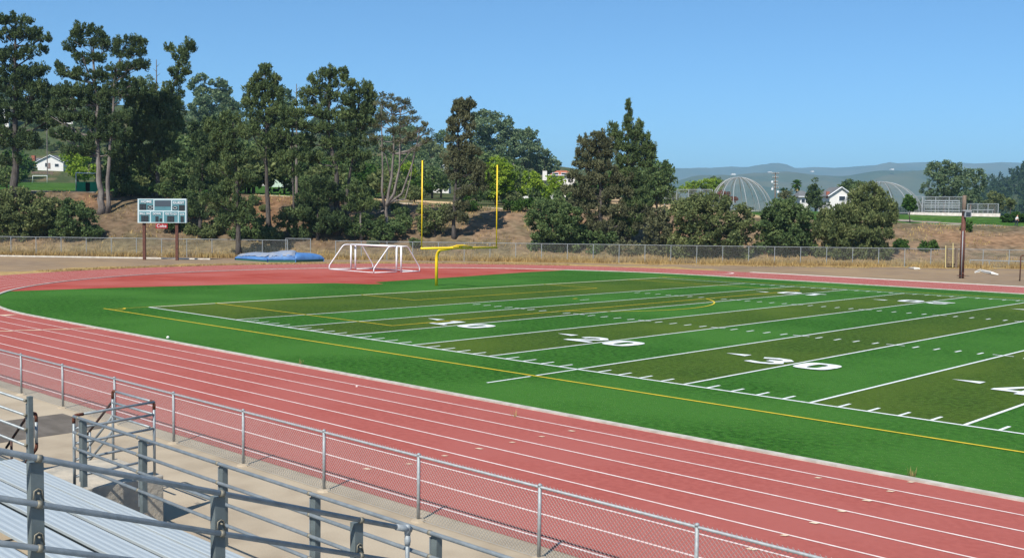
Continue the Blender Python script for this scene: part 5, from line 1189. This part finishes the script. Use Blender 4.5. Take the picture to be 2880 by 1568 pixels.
br=[.14,.13,.14,.06,.10,.075,.06,.045,.035,.03,.06,.045,.035,.03,.09,.06,.04,.035,.09,.06,.04,.035]
skinmesh('body',bv,be,br,'skin')
skinmesh('shirt',[bv[0]+Vector((0,0,-.02)),bv[1],bv[2],bv[6],bv[7],bv[10],bv[11]],[(0,1),(1,2),(2,3),(3,4),(2,5),(5,6)],[.165,.155,.165,.08,.065,.08,.065],'shirt')
skinmesh('trousers',[bv[0],bv[14],bv[15],bv[16],bv[18],bv[19],bv[20]],[(0,1),(1,2),(2,3),(0,4),(4,5),(5,6)],[.15,.105,.08,.065,.105,.08,.065],'trouser')
skinmesh('hair',[bv[4]+B(-.04,.01,.06),bv[5]+B(-.02,0,.03)],[(0,1)],[.10,.085],'hair')
# ------------------------------------------------------------------ dry grass, weeds, far forest
def blades(name,pts,h,wd,m,seed,kind='stuff'):
    rng=np.random.default_rng(seed); P=np.asarray(pts,float); n=len(P); a=rng.uniform(0,6.28,n); hh=h*rng.uniform(.4,1.3,n); w_=wd*rng.uniform(.6,1.4,n)
    dx=np.stack([np.cos(a),np.sin(a),np.zeros(n)],1)*w_[:,None]; le=rng.normal(size=(n,3))*hh[:,None]*.28; le[:,2]=hh
    v=np.stack([P-dx,P+dx,P+le+dx*.15,P+le-dx*.15],1).reshape(-1,3); me=bpy.data.meshes.new(name); me.vertices.add(n*4); me.vertices.foreach_set('co',v.astype(np.float32).ravel()); me.loops.add(n*4); me.loops.foreach_set('vertex_index',np.arange(n*4,dtype=np.int32)); me.polygons.add(n); me.polygons.foreach_set('loop_start',np.arange(0,n*4,4,dtype=np.int32)); me.update(calc_edges=True)
    me.materials.append(M[m]); o=bpy.data.objects.new(name,me); COL.objects.link(o); o['kind']=kind; return o
rng=np.random.default_rng(5); pts=[]
for k in range(34000):
    q=rng.uniform(-200,3100); s=70.2+abs(rng.normal())*2.4; t=T0+(q-1440)/2970*(s-S0)
    if noise.noise(Vector((t*.25,s*.4,9)))<-.12-.3*(q>1350): continue
    p=XY(s,t); p.z=zt(s,t)-.03; pts.append(tuple(p))
o=blades('dry_grass',pts,.55,.045,'blade',6); o['label']='golden dry grass growing along the foot of the bank'; o['category']='grass'
pts=[]
for k in range(16000):
    q=rng.uniform(-200,3100); s=rng.uniform(75,99); t=T0+(q-1440)/2970*(s-S0)
    if noise.noise(Vector((t*.2,s*.2,4)))<.0: continue
    p=XY(s,t); p.z=zt(s,t)-.03; pts.append(tuple(p))
o=blades('bank_weeds',pts,.34,.07,'blade',8); o['label']='thin dry weeds scattered over the bare bank'; o['category']='grass'
pts=[]
for k in range(14000):
    if rng.random()<.55:
        a=rng.uniform(1.2,2.6); r=RT+9.0+rng.random()**2*2.2; pts.append((UC-r*math.sin(a) if a<3 else 0,VC-r*math.cos(a),.005))
    else:
        q=rng.uniform(1500,3000); s=rng.uniform(66.5,71); p=XY(s,T0+(q-1440)/2970*(s-S0)); 
        if p.y<VF+11.5: continue
        if noise.noise(Vector((p.x*.3,p.y*.3,2)))<0.05: continue
        pts.append((p.x,p.y,.005))
o=blades('verge_grass',pts,.12,.05,'blade',12); o['label']='short bleached grass beside the outer edge of the track'; o['category']='grass'
# trees covering the far right hill, one mass
rng=np.random.default_rng(21); cl=[]
hill=bpy.data.objects['wooded_hill']; hv=np.array([v.co[:] for v in hill.data.vertices]); pick=rng.choice(len(hv)-300,2600)
for i in pick:
    x,y,z=hv[i]+rng.normal(size=3)*(4,4,0); h=rng.uniform(5,11)
    for k in range(3): cl.append((x,y,z+h*(.15+.3*k),3.4-1.0*k,3.4-1.0*k,h*.22))
o=leaves('forest',cl,9,3.2,1.9,'woodmass',None,rng,.4); o['kind']='stuff'; o['label']='dark forest covering the steep hill at the right edge'; o['category']='forest'
# ------------------------------------------------------------------ haze
mb=MB(); mb.box((-12600,-12600,-1.0),(12600,12600,620)); hz=mb.build('haze','white'); hz['kind']='stuff'; hz['label']='thin blue air between the field and the mountains'; hz['category']='haze'
hm=bpy.data.materials.new('haze_air'); hm.use_nodes=True; nt=hm.node_tree; nt.nodes.remove(nt.nodes['Principled BSDF']); pv=nt.nodes.new('ShaderNodeVolumePrincipled'); pv.inputs['Color'].default_value=(.46,.77,1.,1); pv.inputs['Density'].default_value=HAZE; pv.inputs['Anisotropy'].default_value=.0
nt.links.new(pv.outputs[0],nt.nodes['Material Output'].inputs['Volume']); hz.data.materials.clear(); hz.data.materials.append(hm)
